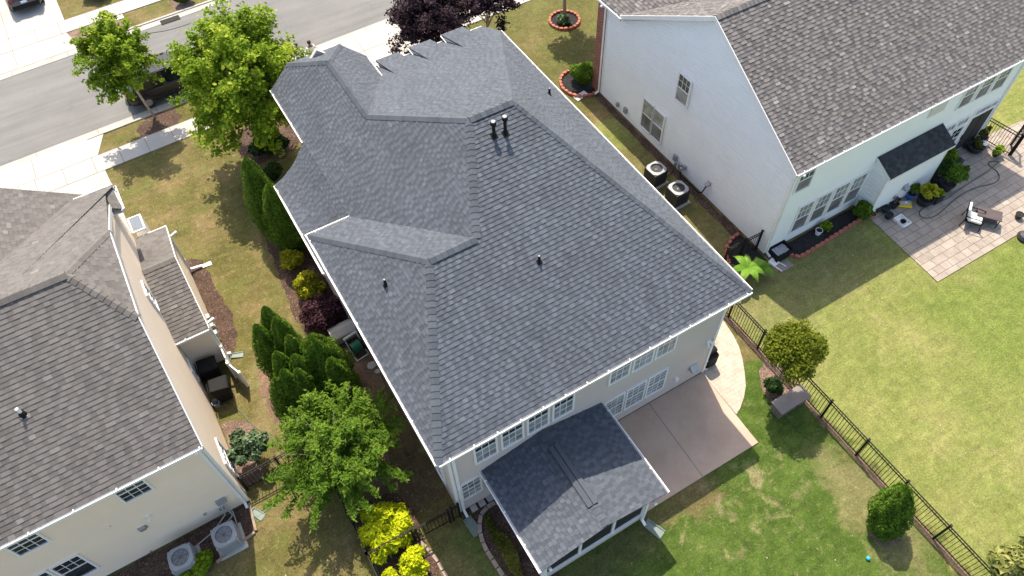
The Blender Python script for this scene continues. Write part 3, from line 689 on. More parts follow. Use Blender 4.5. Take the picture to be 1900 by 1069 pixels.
# patios and walks
g = MB(); g.prism([(5.9,.40),(11.06,.40),(10.96,-2.94),(5.15,-2.90),(5.3,.2)], -.05, .05); struct('patio', g, M['mauve'])
g = MB(); g.bar((8.52,.39,.0508),(8.42,-2.92,.0508),.03,.003); g.bar((5.9,-.0,.0508),(5.9,-2.9,.0508),.02,.003); struct('patio_joint', g, M['joint'])
g = MB()
walk = [(11.09,9.0),(11.07,.35),(11.03,-1.66),(11.30,-1.55),(11.72,-1.28),(12.12,-.93),(12.50,-.42),(12.80,.05),(13.05,.55),(13.22,1.1),(13.32,1.75),(13.36,2.6),(13.30,4.0),(13.1,6.5),(12.6,9.0)]
g.prism(walk, -.05, .034); struct('paver_walk', g, M['paver_walk'])
g = MB(); g.prism([(22.34,2.72),(22.13,-1.32),(34,-1.40),(34,3.2),(30.4,3.55),(22.34,3.55)], -.05, .040); struct('stone_patio', g, M['patio_stone'])
# planting beds
def wob(poly, amp, seed, n=7):
    rng = random.Random(seed); out = []
    for i in range(len(poly)):
        a, b = Vector(poly[i][:2]), Vector(poly[(i+1)%len(poly)][:2])
        k = max(1, int((b-a).length/.25))
        for j in range(k):
            p = a.lerp(b, j/k); out.append((p.x+rng.uniform(-amp,amp), p.y+rng.uniform(-amp,amp)))
    return out
def bed(name, poly, m, z=.012, amp=.085, seed=1):
    mb = MB(); mb.prism(wob(poly, amp, seed), -.04, z); return struct(name, mb, M[m])
def ring(cx, cy, rx, ry=None, n=28): ry = ry or rx; return [(cx+rx*math.cos(6.283*i/n), cy+ry*math.sin(6.283*i/n)) for i in range(n)]
pp = lambda L_: [at(*q)[:2] for q in L_]
bed('mulch_bed', pp([(425,258),(448,290),(480,302),(530,292),(557,262),(540,225),(470,225)]), 'mulch', .016, seed=2)
bed('mulch_bed', [(-4.45,16.6),(-3.95,16.2),(-3.95,14.5),(-3.75,12.6),(-3.95,11.5),(-4.35,10.9),(-4.55,10.9),(-4.65,16.6)], 'mulch', .012, seed=3)
bed('mulch_bed', [(-1.05,16.9),(-1.25,15.0),(-1.45,13.0),(-1.60,11.3),(-1.35,10.0),(-1.1,8.9),(.45,8.6),(.45,14),(1.9,14),(1.9,17.2)], 'mulch', .014, seed=4)
bed('soil_strip', [(-1.35,10.1),(-3.9,9.4),(-4.0,6.9),(-2.9,5.8),(-2.8,2.9),(-.9,2.6),(-.7,4.5),(-.2,6.0),(.4,6.3),(.43,9.5)], 'soil', .007, amp=.12, seed=5)
bed('mulch_bed', [(-2.88,2.5),(-1.2,2.3),(-.95,1.4),(-1.15,.5),(-1.05,-.2),(-1.1,-1.5),(-1.3,-3.2),(-2.88,-3.2)], 'mulch', .014, seed=6)
bed('mulch_bed', [(-13,4.62),(-5.85,4.62),(-5.95,3.52),(-7.5,3.2),(-8.3,2.9),(-13,2.6)], 'mulch', .012, seed=7)
bed('black_mulch_bed', [(18.05,3.5),(22.2,3.5),(22.3,2.9),(18.05,2.72)], 'mulch_black', .03, amp=.02, seed=8)
bed('mulch_bed', ring(18.80,22.10,.78), 'mulch_black', .03, amp=.02, seed=9)
bed('mulch_bed', ring(16.55,17.15,.92,1.05), 'mulch_black', .03, amp=.02, seed=10)
bed('mulch_bed', pp([(1408,690),(1428,655),(1452,660),(1480,700),(1480,735),(1440,765),(1415,730)]), 'mulch_pink', .010, amp=.08, seed=11)
bed('mulch_bed', ring(12.55,-7.60,.62,.48), 'mulch_pink', .010, amp=.08, seed=12)
bed('mulch_bed', [(.62,.0),(1.0,.30),(2.2,.35),(2.2,-3.6),(.85,-3.6),(.72,-1.6),(.58,-.6)], 'mulch', .012, amp=.02, seed=13)
bed('mulch_bed', pp([(412,788),(440,778),(475,790),(470,850),(500,880),(462,905),(440,880)]), 'mulch_pink', .010, amp=.07, seed=14)
bed('mulch_bed', pp([(250,240),(262,225),(300,207),(322,205),(335,215),(330,232),(268,259)]), 'mulch', .012, amp=.1, seed=15)
bed('mulch_bed', pp([(120,62),(158,47),(205,30),(240,45),(150,86)]), 'mulch_pink', .012, amp=.08, seed=16)
bed('mulch_bed', pp([(318,0),(352,-14),(360,14),(322,30)]), 'mulch_pink', .012, amp=.05, seed=17)
bed('mulch_bed', [(15.4,4.1),(15.9,4.75),(16.6,4.95),(16.9,4.9),(16.9,3.2),(16.2,2.9)], 'mulch_black', .016, amp=.03, seed=18)
bed('soil_strip', [(13.42,9),(13.42,1.6),(13.44,-1.5),(13.50,-4),(13.52,-8),(13.5,-13),(13.68,-13),(13.70,-8),(13.68,-2),(13.72,9)], 'soil', .006, amp=.05, seed=19)
bed('soil_strip', [(16.55,3.6),(16.95,3.6),(16.95,15.9),(16.62,15.9)], 'mulch', .008, amp=.05, seed=20)
bed('soil_strip', [(.45,.42),(5.9,.42),(5.9,.30),(2.0,.25),(.45,.28)], 'mulch', .016, amp=.01, seed=21)

# ================================================================== THE MIDDLE HOUSE
E_ = 5.7; W_ = 11.472; ms, mb_, mf = .956, .491, .478
H = thing('grey_house', (5.7, 7.0, 0), 'two storey warm grey house under a charcoal hip roof with screened porch', 'house')
P1=(2.494,4.856,8.084); P2=(4.097,4.856,8.084); P3=(5.734,8.042,9.649); P4=(7.341,8.042,9.649); P5=(3.682,12.145,7.688); P6=(3.682,15.75,7.688)
BL=(0,0,E_); BR=(W_,0,E_); FR=(W_,16.303,E_); G_=(0,9.843,E_); V_=(1.603,9.843,E_); XR=5.761; YF=18.0; ZF=E_-mf*(YF-16.303)
YJ=17.95; JL=(2.532,YJ,E_+ms*.929); JR=(XR-.929,YJ,E_+ms*.929)
r = MB()
slope(r, [[BL,(4.097,0,E_),P2,P1],[(4.097,0,E_),BR,P4,P3,P2]], 1)
slope(r, [[BR,FR,P4]], 2)
slope(r, [[P3,P4,FR,(XR,16.303,E_),P5],[(XR,16.303,E_),FR,(W_,YF,ZF),(XR,YF,ZF)]], 3)
slope(r, [[V_,P2,P3,P5,(1.603,12.145,E_)],[(1.603,12.145,E_),P5,P6,JL,(1.603,YJ,E_)]], 4)
slope(r, [[BL,P1,G_]], 5)
slope(r, [[G_,P1,P2,V_]], 6)
slope(r, [[P5,(XR,16.303,E_),(XR,YJ,E_),JR,P6]], 7)
slope(r, [[JL,P6,JR]], 8)
prof = [(1.603,5.70),(1.30,5.28),(1.08,4.98),(.80,4.70),(.48,4.43),(.0,4.17)]
for i in range(5):
    (x0,z0),(x1,z1) = prof[i],prof[i+1]
    slope(r, [[(x1,9.30,z1),(x0,9.30,z0),(x0,14.38,z0),(x1,14.38,z1)]], 20+i, pitch=.15, thick=.05)
# three shallow shed dormers over the front eave
for i, (xa, xb) in enumerate(((6.25,7.32),(7.86,8.93),(9.47,10.56))):
    zt = E_+mf*(16.303-15.77); zb = 5.10+.03*i
    slope(r, [[(xa,18.10,zb),(xb,18.10,zb),(xb,15.77,zt),(xa,15.77,zt)]], 30+i, thick=.05)
roof = r.build('roof', M['roof_grey'], H)
c = MB()
nB = nrm(BL,BR,P4); nR = nrm(BR,FR,P4); nF = nrm(P3,P4,FR); nS = nrm(V_,P2,P3); nL = nrm(BL,P1,G_); nJ = nrm(JL,P6,JR); nFR = nrm(P5,(XR,16.3,E_),P6)
ridge(c, BL, P1, nB, nL, .14); ridge(c, P1, P2, nB, nF, .15, lift=.02, tall=.035); ridge(c, P2, P3, nB, nS, .14); ridge(c, P3, P4, nB, nF, .15, lift=.02, tall=.035)
ridge(c, BR, P4, nB, nR, .13); ridge(c, FR, P4, nF, nR, .12, lift=.012); ridge(c, P5, P3, nS, nF, .14); ridge(c, P6, P5, nS, nFR, .14, lift=.02, tall=.025)
ridge(c, G_, P1, nL, nF, .14); ridge(c, JL, P6, nS, nJ, .14); ridge(c, JR, P6, nFR, nJ, .12)
c.build('ridge_cap', M['cap_grey'], roof)
def ventstrip(parent, p, q, n1, n2, w_=.155, h_=.036):
    v = MB(); p = Vector(p); q = Vector(q); e = (q-p).normalized()
    def dn(n): d = e.cross(Vector(n).normalized()); return d if d.z < 0 else -d
    n1 = Vector(n1).normalized(); n2 = Vector(n2).normalized(); d1, d2 = dn(n1), dn(n2); up = (n1+n2).normalized()
    ring_ = lambda b: [b+d1*w_, b+d1*w_+n1*h_, b+up*(h_+.01), b+d2*w_+n2*h_, b+d2*w_]
    A, B = ring_(p), ring_(q); v.add(A+B, [(i,i+1,i+6,i+5) for i in range(4)]+[(0,1,2,3,4),(9,8,7,6,5)]); v.build('ridge_vent', M['black_plastic'], parent)
ventstrip(roof, Vector(P1)+Vector((.18,0,0)), Vector(P2)-Vector((.28,0,0)), nB, nF); ventstrip(roof, Vector(P3)+Vector((.2,0,0)), Vector(P4)-Vector((.35,0,0)), nB, nF); ventstrip(roof, Vector(P5)+Vector((0,.25,0)), Vector(P6)-Vector((0,.8,0)), nS, nFR, .145, .026)
# shed dormer cheeks and front boards, front extension rake
t = MB()
for i, (xa, xb) in enumerate(((6.25,7.32),(7.86,8.93),(9.47,10.56))):
    zb = 5.06+.03*i; zt = E_+mf*(16.303-15.9)
    for x in (xa+.05, xb-.07):
        t.add([(x,15.95,zt-.04),(x,18.0,zb-.03),(x,18.0,ZF-.02),(x+.04,15.95,zt-.04),(x+.04,18.0,zb-.03),(x+.04,18.0,ZF-.02)], [(0,1,2),(3,5,4),(0,3,4,1),(1,4,5,2),(2,5,3,0)])
    t.box(xa+.09,xb-.09,17.96,18.0,ZF-.02,zb-.05); t.box(xa-.02,xb+.02,18.10,18.13,zb-.10,zb+.03)
    t.box(xa-.05,xa-.01,15.9,18.10,zb-.02,zb+.0); 
t.box(XR,W_,YF+.002,YF+.035,ZF-.17,ZF+.02)
t.build('dormer_board', M['trim'], H)
gut(H, 'trim_dirty', (0,0), (W_,0), (0,-1), E_-.01); gut(H, 'trim_dirty', (W_,.02), (W_,16.3), (1,0), E_-.01, straps=3.3)
gut(H, 'trim_dirty', (0,9.95), (0,.0), (-1,0), E_-.01, straps=4); gut(H, 'trim_dirty', (0,14.36), (0,9.27), (-1,0), 4.165, straps=2.6)
gut(H, 'trim_dirty', (-.11,9.86), (1.62,9.86), (0,1), E_-.01, straps=5); gut(H, 'trim_dirty', (1.603,YJ), (1.603,14.36), (-1,0), E_-.01, straps=2)
gut(H, 'trim_dirty', (XR,16.3), (XR,YJ), (1,0), E_-.01, straps=2)

sf = MB()
zs = E_-.20
sf.box(0,W_,0,.44,zs,zs+.02); sf.box(11.02,W_,.44,16.3,zs,zs+.02); sf.box(0,.44,.44,9.85,zs,zs+.02); sf.box(1.6,1.98,14.38,YJ,zs,zs+.02)
sf.box(1.98,5.4,17.55,YJ,zs,zs+.02); sf.box(XR,W_,17.5,YF,ZF-.2,ZF-.18); sf.box(0,.32,9.3,14.38,3.93,3.95)
sf.box(.44,1.98,9.5,9.85,zs,zs+.02)
sf.box(0,1.62,14.34,14.40,3.98,4.15); sf.box(1.58,1.62,14.38,14.5,5.2,5.68)
sf.build('soffit', M['soffit'], H)
wl = MB()
siding(wl, (0,.414,0), (1,0,0), (0,-1,0), [(.41,.12),(11.06,.12),(11.06,5.56),(.41,5.56)], .105, .010)
siding(wl, (11.06,0,0), (0,1,0), (1,0,0), [(.56,.12),(17.4,.12),(17.4,5.0),(16.3,5.56),(.56,5.56)], .105, .012)
siding(wl, (.41,0,0), (0,1,0), (-1,0,0), [(.56,.12),(9.5,.12),(9.5,5.56),(.56,5.56)], .105, .012)
siding(wl, (.30,0,0), (0,1,0), (-1,0,0), [(9.52,.12),(14.0,.12),(14.0,4.0),(9.52,4.0)], .105, .012)
siding(wl, (0,14.0,0), (1,0,0), (0,1,0), [(.45,.12),(1.8,.12),(1.8,5.0),(1.1,4.6),(.45,4.1)], .105, .012)
siding(wl, (1.95,0,0), (0,1,0), (-1,0,0), [(14.02,.12),(17.4,.12),(17.4,5.52),(14.02,5.52)], .105, .012)
siding(wl, (0,9.55,0), (1,0,0), (0,1,0), [(.45,4.0),(2.2,4.0),(2.2,5.56),(.45,5.56)], .105, .010)
siding(wl, (0,17.45,0), (1,0,0), (0,1,0), [(1.97,.12),(5.5,.12),(5.5,5.5),(3.7,7.2),(1.97,5.5)], .105, .012)
siding(wl, (0,17.40,0), (1,0,0), (0,1,0), [(5.5,.12),(11.04,.12),(11.04,4.7),(5.5,4.7)], .105, .012)
wl.build('wall', M['siding_grey'], H)
fd = MB(); fd.box(.43,11.04,.434,.60,-.1,.118); fd.box(10.9,11.045,.434,17.3,-.1,.118); fd.box(.43,.6,.434,14,-.1,.118); fd.build('foundation', M['pad'], H)
tr = MB()
for (x,y) in ((.41,.414),(11.06,.414),(.41,9.45)):
    tr = MB(); tr.box(x-.04,x+.05 if x<1 else x+.04,y-.04,y+.05,.12,5.5); tr.build('corner_trim', M['trim'], H)
dsp(H, .55, .414, .05, E_-.13, (1,0,0), (0,-1,0)); dsp(H, 11.05, .43, .05, E_-.13, (0,1,0), (1,0,0)); dsp(H, .41, 9.1, .05, 4.05, (0,1,0), (-1,0,0))
o = (0,.414,0); u = (1,0,0); nn = (0,-1,0)
bk = dict(upper='interior')
for x in (1.24, 2.20, 3.15, 4.10): window(H, o, u, nn, x, x+.84, 3.32, 4.98, 3, (3,2), 'glass', 'glass_blind')
for x in (6.28, 7.23, 8.17): window(H, o, u, nn, x, x+.86, 3.64, 5.12, 3, (2,2), 'glass', 'glass_blind')
for x in (6.28, 7.21, 8.15): window(H, o, u, nn, x, x+.88, .84, 2.37, 3, (3,3), 'glass_blind', 'glass_blind')
window(H, o, u, nn, .58, 1.38, 1.02, 2.36, 3, (2,2), 'glass_blind', 'glass_blind')
o = (.41,0,0); u = (0,1,0); nn = (-1,0,0)
for y, z0, z1 in ((2.0,3.6,5.0),(5.5,3.6,5.0),(7.5,.9,2.4),(1.2,.9,2.4)): window(H, o, u, nn, y, y+.9, z0, z1)
o = (11.06,0,0); nn = (1,0,0)
for y, z0, z1 in ((4.0,3.6,5.0),(8.5,3.6,5.0),(6.5,.9,2.4)): window(H, o, u, nn, y, y+.9, z0, z1)
def hooded_vent(parent, o, u, n, s, z, wd=.26, m='grey_metal', nm='wall_vent'):
    k = MB(); k.obox(o,u,n,s-wd*.62,s+wd*.62,z-wd*.55,z+wd*.55,.0,.022)
    O = Vector(o)+Vector(u)*s+Vector((0,0,z)); U = Vector(u)*wd/2; D = Vector(n); Z = Vector((0,0,wd*.45))
    a = [O-U+Z, O+U+Z, O+U+D*.22-Z*.3, O-U+D*.22-Z*.3, O-U-Z, O+U-Z, O+U+D*.20-Z, O-U+D*.20-Z]
    k.add(a, [(0,1,2,3),(4,7,6,5),(0,3,7,4),(1,5,6,2),(2,6,7,3)])
    return k.build(nm, M[m], parent)
hooded_vent(H, (0,.414,0), (1,0,0), (0,-1,0), 10.38, 1.12, .30, 'galv', 'exhaust_hood')
k = MB(); k.obox((0,.414,0),(1,0,0),(0,-1,0), 9.54,9.70,.85,1.05,.0,.10); k.obox((0,.414,0),(1,0,0),(0,-1,0), 9.56,9.68,.87,1.02,.10,.125); k.build('outlet_box', M['white_plastic'], H)
k = MB(); k.obox((0,.414,0),(1,0,0),(0,-1,0), 10.70,10.86,2.50,2.66,.0,.05)
k.tube([(10.72,.36,2.56),(10.66,.22,2.50)],[.035,.06],10); k.tube([(10.84,.36,2.56),(10.92,.22,2.50)],[.035,.06],10); k.build('flood_light', M['white_plastic'], H)
# vent pipes
def pipe_vent(parent, x, y, z, h, r, cap=True, m='black_plastic', nm='roof_vent', slope_n=(0,-.44,.9)):
    k = MB(); n = Vector(slope_n).normalized()
    b = Vector((x,y,z)); a = n.cross(Vector((1,0,0))); a = a if a.length > .1 else Vector((0,1,0)); a.normalize(); e = n.cross(a).normalized()
    wq = r*2.0
    k.slab([b+n*.03-a*wq-e*wq, b+n*.03+a*wq-e*wq, b+n*.03+a*wq+e*wq, b+n*.03-a*wq+e*wq], -n*.02)
    k.tube([b-Vector((0,0,.05)), b+Vector((0,0,.14))], [r*1.7, r*1.15], 14)
    k.tube([b+Vector((0,0,.10)), b+Vector((0,0,h))], r, 14)
    po = k.build(nm, M[m], parent, smooth=False)
    if cap:
        k = MB(); k.lathe([(r*1.0,h-.10),(r*1.75,h-.08),(r*1.8,h+.03),(r*1.5,h+.05)], (x,y,z), 18); k.build('vent_collar', M['black_plastic'], po)
        k = MB(); k.lathe([(r*1.35,h+.045),(r*1.32,h+.062),(r*.6,h+.075)], (x,y,z), 18); k.build('vent_cap', M['grey_metal'], po)
    return po
pipe_vent(H, 6.20, 7.30, E_+mb_*7.30, .56, .055); pipe_vent(H, 6.58, 7.24, E_+mb_*7.24, .66, .055)
for (x, y, z, n) in ((5.53, 3.50, E_+mb_*3.50, (0,-.44,.9)), (1.20, 5.61, E_+ms*1.20, (-.69,0,.72)), (10.37, 10.55, E_+ms*(W_-10.37), (.69,0,.72))):
    po = pipe_vent(H, x, y, z, .30, .042, False, 'black_plastic', 'plumbing_vent', n)
    k = MB(); k.lathe([(.03,.302),(.028,.32),(.01,.322)], (x,y,z), 10); k.build('vent_tip', M['grey_metal'], po)

# screened porch on the back of the house
ZE = 2.54; ZR = 3.06; px0, px1, pyf = 1.42, 6.12, -3.30; xm = 3.75
r = MB()
slope(r, [[(px0,.41,ZE),(px0,pyf,ZE),(xm,pyf,ZR),(xm,.41,ZR)]], 41); slope(r, [[(px1,pyf,ZE),(px1,.41,ZE),(xm,.41,ZR),(xm,pyf,ZR)]], 42)
proof = r.build('porch_roof', M['roof_grey'], H)
c = MB(); n1 = nrm((px0,0,ZE),(px0,1,ZE),(xm,0,ZR)); n2 = nrm((px1,0,ZE),(px1,1,ZE),(xm,0,ZR))
ridge(c, (xm,pyf+.02,ZR), (xm,.40,ZR), n1, n2, .15, lift=.02); c.build('ridge_cap', M['cap_grey'], proof)
c = MB(); 
for n in (n1, n2):
    e = Vector((0,1,0)); d = e.cross(n); d = d if d.z < 0 else -d
    p = Vector((xm,pyf+.75,ZR)); q = Vector((xm,-.25,ZR)); c.slab([p+n*.075, q+n*.075, q+n*.075+d*.17, p+n*.075+d*.17], -n*.02)
c.build('ridge_vent_cap', M['cap_grey'], proof)
c = MB()
for n in (n1, n2):
    e = Vector((0,1,0)); d = e.cross(n); d = d if d.z < 0 else -d
    p = Vector((xm,pyf+.74,ZR)); q = Vector((xm,-.24,ZR)); c.slab([p+n*.054, q+n*.054, q+n*.054+d*.175, p+n*.054+d*.175], -n*.05)
c.build('ridge_vent', M['black_plastic'], proof)
gut(proof, 'trim', (px0,.40), (px0,pyf), (-1,0), ZE-.01, straps=1.2); gut(proof, 'trim', (px1,.40), (px1,pyf), (1,0), ZE-.01, straps=1.2)
pw = MB()
siding(pw, (0,-3.0,0), (1,0,0), (0,-1,0), [(1.68,.1),(5.62,.1),(5.62,.62),(1.68,.62)], .105, .010, .10)
siding(pw, (1.68,0,0), (0,1,0), (-1,0,0), [(-2.98,.1),(.38,.1),(.38,.62),(-2.98,.62)], .105, .010, .10)
siding(pw, (5.62,0,0), (0,1,0), (1,0,0), [(-2.98,.1),(.38,.1),(.38,.62),(-2.98,.62)], .105, .010, .10)
pwall = pw.build('porch_wall', M['siding_grey'], H)
pf = MB()
pf.box(1.66,5.64,-3.06,-2.98,.62,.70); pf.box(1.62,1.74,-3.04,.38,.62,.70); pf.box(5.56,5.68,-3.04,.38,.62,.70)
pf.box(1.62,5.68,-3.05,-2.95,2.32,2.46); pf.box(1.62,1.74,-2.95,.38,2.32,2.46); pf.box(5.56,5.68,-2.95,.38,2.32,2.46)
pf.add([(1.5,-3.03,2.46),(6.0,-3.03,2.46),(xm,-3.03,2.95),(1.5,-2.98,2.46),(6.0,-2.98,2.46),(xm,-2.98,2.95)], [(0,1,2),(5,4,3),(0,3,4,1),(1,4,5,2),(2,5,3,0)])
pf.build('porch_beam', M['trim'], pwall)
for x in (1.72, 3.06, 4.36, 5.58):
    k = MB(); k.box(x-.05,x+.05,-3.045,-2.955,.70,2.32); k.build('post', M['trim'], pwall)
for x in (1.68, 5.62):
    for y in (-1.9, -.8, .3):
        k = MB(); k.box(x-.045,x+.045,y-.045,y+.045,.70,2.32); k.build('post', M['trim'], pwall)
s_ = MB(); s_.box(1.74,5.56,-3.0,-2.99,.70,2.32); s_.box(1.675,1.685,-2.95,.36,.70,2.32); s_.box(5.615,5.625,-2.95,.36,.70,2.32); s_.build('screen', M['screen'], pwall)
s_ = MB(); s_.box(1.7,5.6,-2.97,.40,-.02,.12); s_.build('porch_floor', M['pad'], pwall)
dsp(pwall, 5.62, -3.03, .05, ZE-.12, (1,0,0), (0,-1,0), .2); dsp(pwall, 1.70, -3.03, .05, ZE-.12, (1,0,0), (0,-1,0), .2)
settle(H)

# ================================================================== THE WHITE HOUSE ON THE RIGHT
K = thing('white_house', (23.5, 9.5, 0), 'large white sided house with mixed grey shingles and a brick front corner', 'house')
ex, zE, yE = 16.78, 5.20, 3.40; yR_, zR_ = 9.09, 8.61; fb = (zR_-zE)/(yR_-yE); ff = .575; xw = 16.98; yB = 3.58
XE = 31.0
yv = yR_+(zR_-5.38)/ff; 
r = MB()
slope(r, [[(ex,yE,zE),(XE,yE,zE),(XE,yR_,zR_),(ex,yR_,zR_)]], 51, cells=(.11,.28), pitch=.15, tab=.010, hi=.018)
# front slope and left-facing slope of the front wing
pw_ = .60; xv = ex+(zR_-5.38)/pw_
slope(r, [[(ex,yR_,zR_),(ex,yv,5.38),(xv,yR_,zR_)],[(xv,yR_,zR_),(XE,yR_,zR_),(XE,yv,5.38),(xv+3.5,yv,5.38)]], 52, cells=(.11,.30), pitch=.15)
slope(r, [[(ex,yv,5.38),(ex,20.0,5.38),(xv,20.0,zR_),(xv,yR_,zR_)]], 53, cells=(.11,.28), pitch=.15, tab=.010, hi=.018)
kr = r.build('roof', M['roof_white_house'], K)
c = MB(); ridge(c, (ex,yR_,zR_), (XE,yR_,zR_), nrm((0,yE,zE),(1,yE,zE),(0,yR_,zR_)), nrm((0,yR_,zR_),(1,yR_,zR_),(0,yv,5.38)), .165, lift=.02, tall=.035)
ridge(c, (xv,20,zR_), (xv,yR_,zR_), (-.6,0,1), (.6,0,1), .15); c.build('ridge_cap', M['cap_white_house'], kr)
ventstrip(kr, (ex+.45,yR_,zR_), (XE-.4,yR_,zR_), nrm((0,yE,zE),(1,yE,zE),(0,yR_,zR_)), nrm((0,yR_,zR_),(1,yR_,zR_),(0,yv,5.38)), .17, .036)
slp = MB(); slope(slp, [[(xv,20,zR_),(xv,yR_,zR_),(xv+3.5,yv,5.38),(xv+5.4,20,5.38)]], 54, pitch=.15); slp.build('roof_front_slope', M['roof_white_house'], K)
t = MB()
def rake(mb, p, q, out, wd=.03, h=.17, up=.035):
    p = Vector(p); q = Vector(q); o_ = Vector(out)*wd; Z = Vector((0,0,1))
    mb.slab([p+Z*up, q+Z*up, q-Z*h, p-Z*h], o_)
rake(t, (ex-.004,yE-.06,zE-.04), (ex-.004,yR_,zR_), (-1,0,0)); rake(t, (ex-.004,yR_,zR_), (ex-.004,yv,5.38), (-1,0,0))
t.add([(ex+.0,yE,zE-.17),(ex,yR_,zR_-.17),(ex,yv,5.21),(xw,yE,zE-.17),(xw,yR_,zR_-.17),(xw,yv,5.21)], [(0,1,4,3),(1,2,5,4)])
t.box(xw-.035,xw+.05,yB-.035,yB+.05,.15,4.98); t.box(xw-.035,xw+.03,15.82,15.9,.15,5.0)
t.box(xw,XE,yE,yB,4.98,5.0)
t.build('trim', M['trim'], K)
gut(K, 'trim', (ex,yE), (XE,yE), (0,-1), zE-.02, straps=1.0); gut(K, 'trim', (ex,yv-.15), (ex,20.0), (-1,0), 5.34, straps=4)
wl = MB()
siding(wl, (xw,0,0), (0,1,0), (-1,0,0), [(yB,.12),(14.6,.12),(14.6,5.14),(yR_,zR_-.20),(yB,5.02)], .135, .017, dutch=True)
siding(wl, (xw,0,0), (0,1,0), (-1,0,0), [(14.6,.12),(15.88,.12),(15.88,5.12),(14.6,5.12)], .135, .017, dutch=True)
siding(wl, (0,yB,0), (1,0,0), (0,-1,0), [(xw+.02,.12),(30.3,.12),(30.3,5.0),(xw+.02,5.0)], .115, .010)
siding(wl, (30.3,0,0), (0,1,0), (1,0,0), [(yB+.1,.12),(16,.12),(16,5.0),(yR_,zR_-.14),(yB+.1,5.0)], .115, .012)
wl.build('wall', M['siding_white'], K)
fd = MB(); fd.box(xw+.03,30.2,yB+.03,yB+.3,-.1,.118); fd.box(xw+.02,xw+.3,yB+.03,15.9,-.1,.118); fd.build('foundation', M['brick'], K)
bw = MB(); bw.box(16.93,30.3,15.90,16.58,-.05,5.15); bw.build('brick_front', M['brick'], K)
dsp(K, xw, 15.98, .05, 5.2, (0,1,0), (-1,0,0)); dsp(K, xw+.10, yB, .05, 5.08, (1,0,0), (0,-1,0)); dsp(K, 30.2, yB, .05, 5.08, (1,0,0), (0,-1,0))
o = (xw-.024,0,0); u = (0,1,0); nn = (-1,0,0)
window(K, o, u, nn, 10.88, 11.72, .55, 2.30, 1, (1,1), 'glass_blind', 'glass_screen', False); window(K, o, u, nn, 11.68, 12.52, .55, 2.30, 1, (1,1), 'glass_blind', 'glass_screen', False)
window(K, o, u, nn, 9.70, 10.55, 3.62, 5.08, 3, (2,0), 'glass_green', 'glass_blind')
o = (0,yB,0); u = (1,0,0); nn = (0,-1,0)
window(K, o, u, nn, 17.28, 18.16, 3.66, 4.95, 3, (2,0), 'glass_green', 'glass_screen')
for x in (18.15, 19.17, 20.19, 21.18): window(K, o, u, nn, x, x+.90, .66, 2.40, 3, (2,0), 'glass_blind', 'glass_screen')
for x in (26.45, 27.50, 28.52): window(K, o, u, nn, x, x+.88, 3.64, 4.97, 3, (3,0), 'glass_green', 'glass_screen')
k = MB(); k.obox(o,u,nn,24.5,25.5,4.12,4.92,.02,.03); k.build('wall_patch', simple('bare_patch_in_siding', (.60,.60,.57), .7, var=.05), K)
for x in (26.55, 27.40): window(K, o, u, nn, x, x+.80, .62, 2.05, 2, (2,0), 'glass', 'glass_screen')
for x in (26.55, 27.40): window(K, o, u, nn, x, x+.80, 2.15, 2.62, 3, (1,0), 'glass_blind', single=True, label='transom window above the back window')
window(K, o, u, nn, 28.45, 30.0, 2.30, 2.72, 4, (1,0), 'glass_blind', single=True, label='transom window above the back door')
k = MB(); k.obox(o,u,nn,28.45,30.05,.08,2.28,.0,.045); dr = k.build('back_door', M['trim'], K)
k = MB(); k.obox(o,u,nn,28.55,29.95,.14,2.20,.045,.055); k.build('door_glass', M['interior'], dr)
k = MB(); k.obox(o,u,nn,29.24,29.27,.14,2.20,.055,.063); k.obox(o,u,nn,28.50,28.53,1.0,1.25,.05,.10); k.build('door_handle', M['black_metal'], dr)
# boxed-out bay with its own black shingle roof
k = MB()
siding(k, (0,2.76,0), (1,0,0), (0,-1,0), [(22.32,.10),(25.98,.10),(25.98,2.55),(22.32,2.55)], .115, .008)
siding(k, (22.30,0,0), (0,1,0), (-1,0,0), [(2.78,.10),(3.57,.10),(3.57,2.95),(2.78,2.55)], .20, .034, dutch=True)
siding(k, (26.0,0,0), (0,1,0), (1,0,0), [(2.78,.10),(3.57,.10),(3.57,2.95),(2.78,2.55)], .115, .012)
bay = k.build('bay', M['siding_white'], K)
k = MB(); k.box(22.26,22.33,2.73,2.80,.10,2.55); k.box(25.97,26.04,2.73,2.80,.10,2.55); k.bar((22.24,2.66,2.55),(22.24,3.56,3.00),.05,.14); k.bar((26.07,2.66,2.55),(26.07,3.56,3.00),.05,.14); k.box(22.2,26.1,2.60,2.64,2.46,2.57)
k.build('bay_trim', M['trim'], bay)
k = MB(); slope(k, [[(22.22,2.60,2.60),(26.10,2.60,2.60),(26.10,3.56,3.10),(22.22,3.56,3.10)]], 61, cells=(.15,.35), pitch=.15); k.build('bay_roof', M['roof_black'], bay)
hooded_vent(K, (0,2.76,0), (1,0,0), (0,-1,0), 24.1, 1.02, .26, 'grey_metal', 'wall_vent')
hooded_vent(K, (xw,0,0), (0,1,0), (-1,0,0), 7.45, 1.0, .18, 'grey_metal', 'wall_vent')
pipe_vent(K, 22.75, 8.0, zE+fb*(8.0-yE), .28, .05, False, 'black_plastic', 'plumbing_vent', (0,-.5,.85))
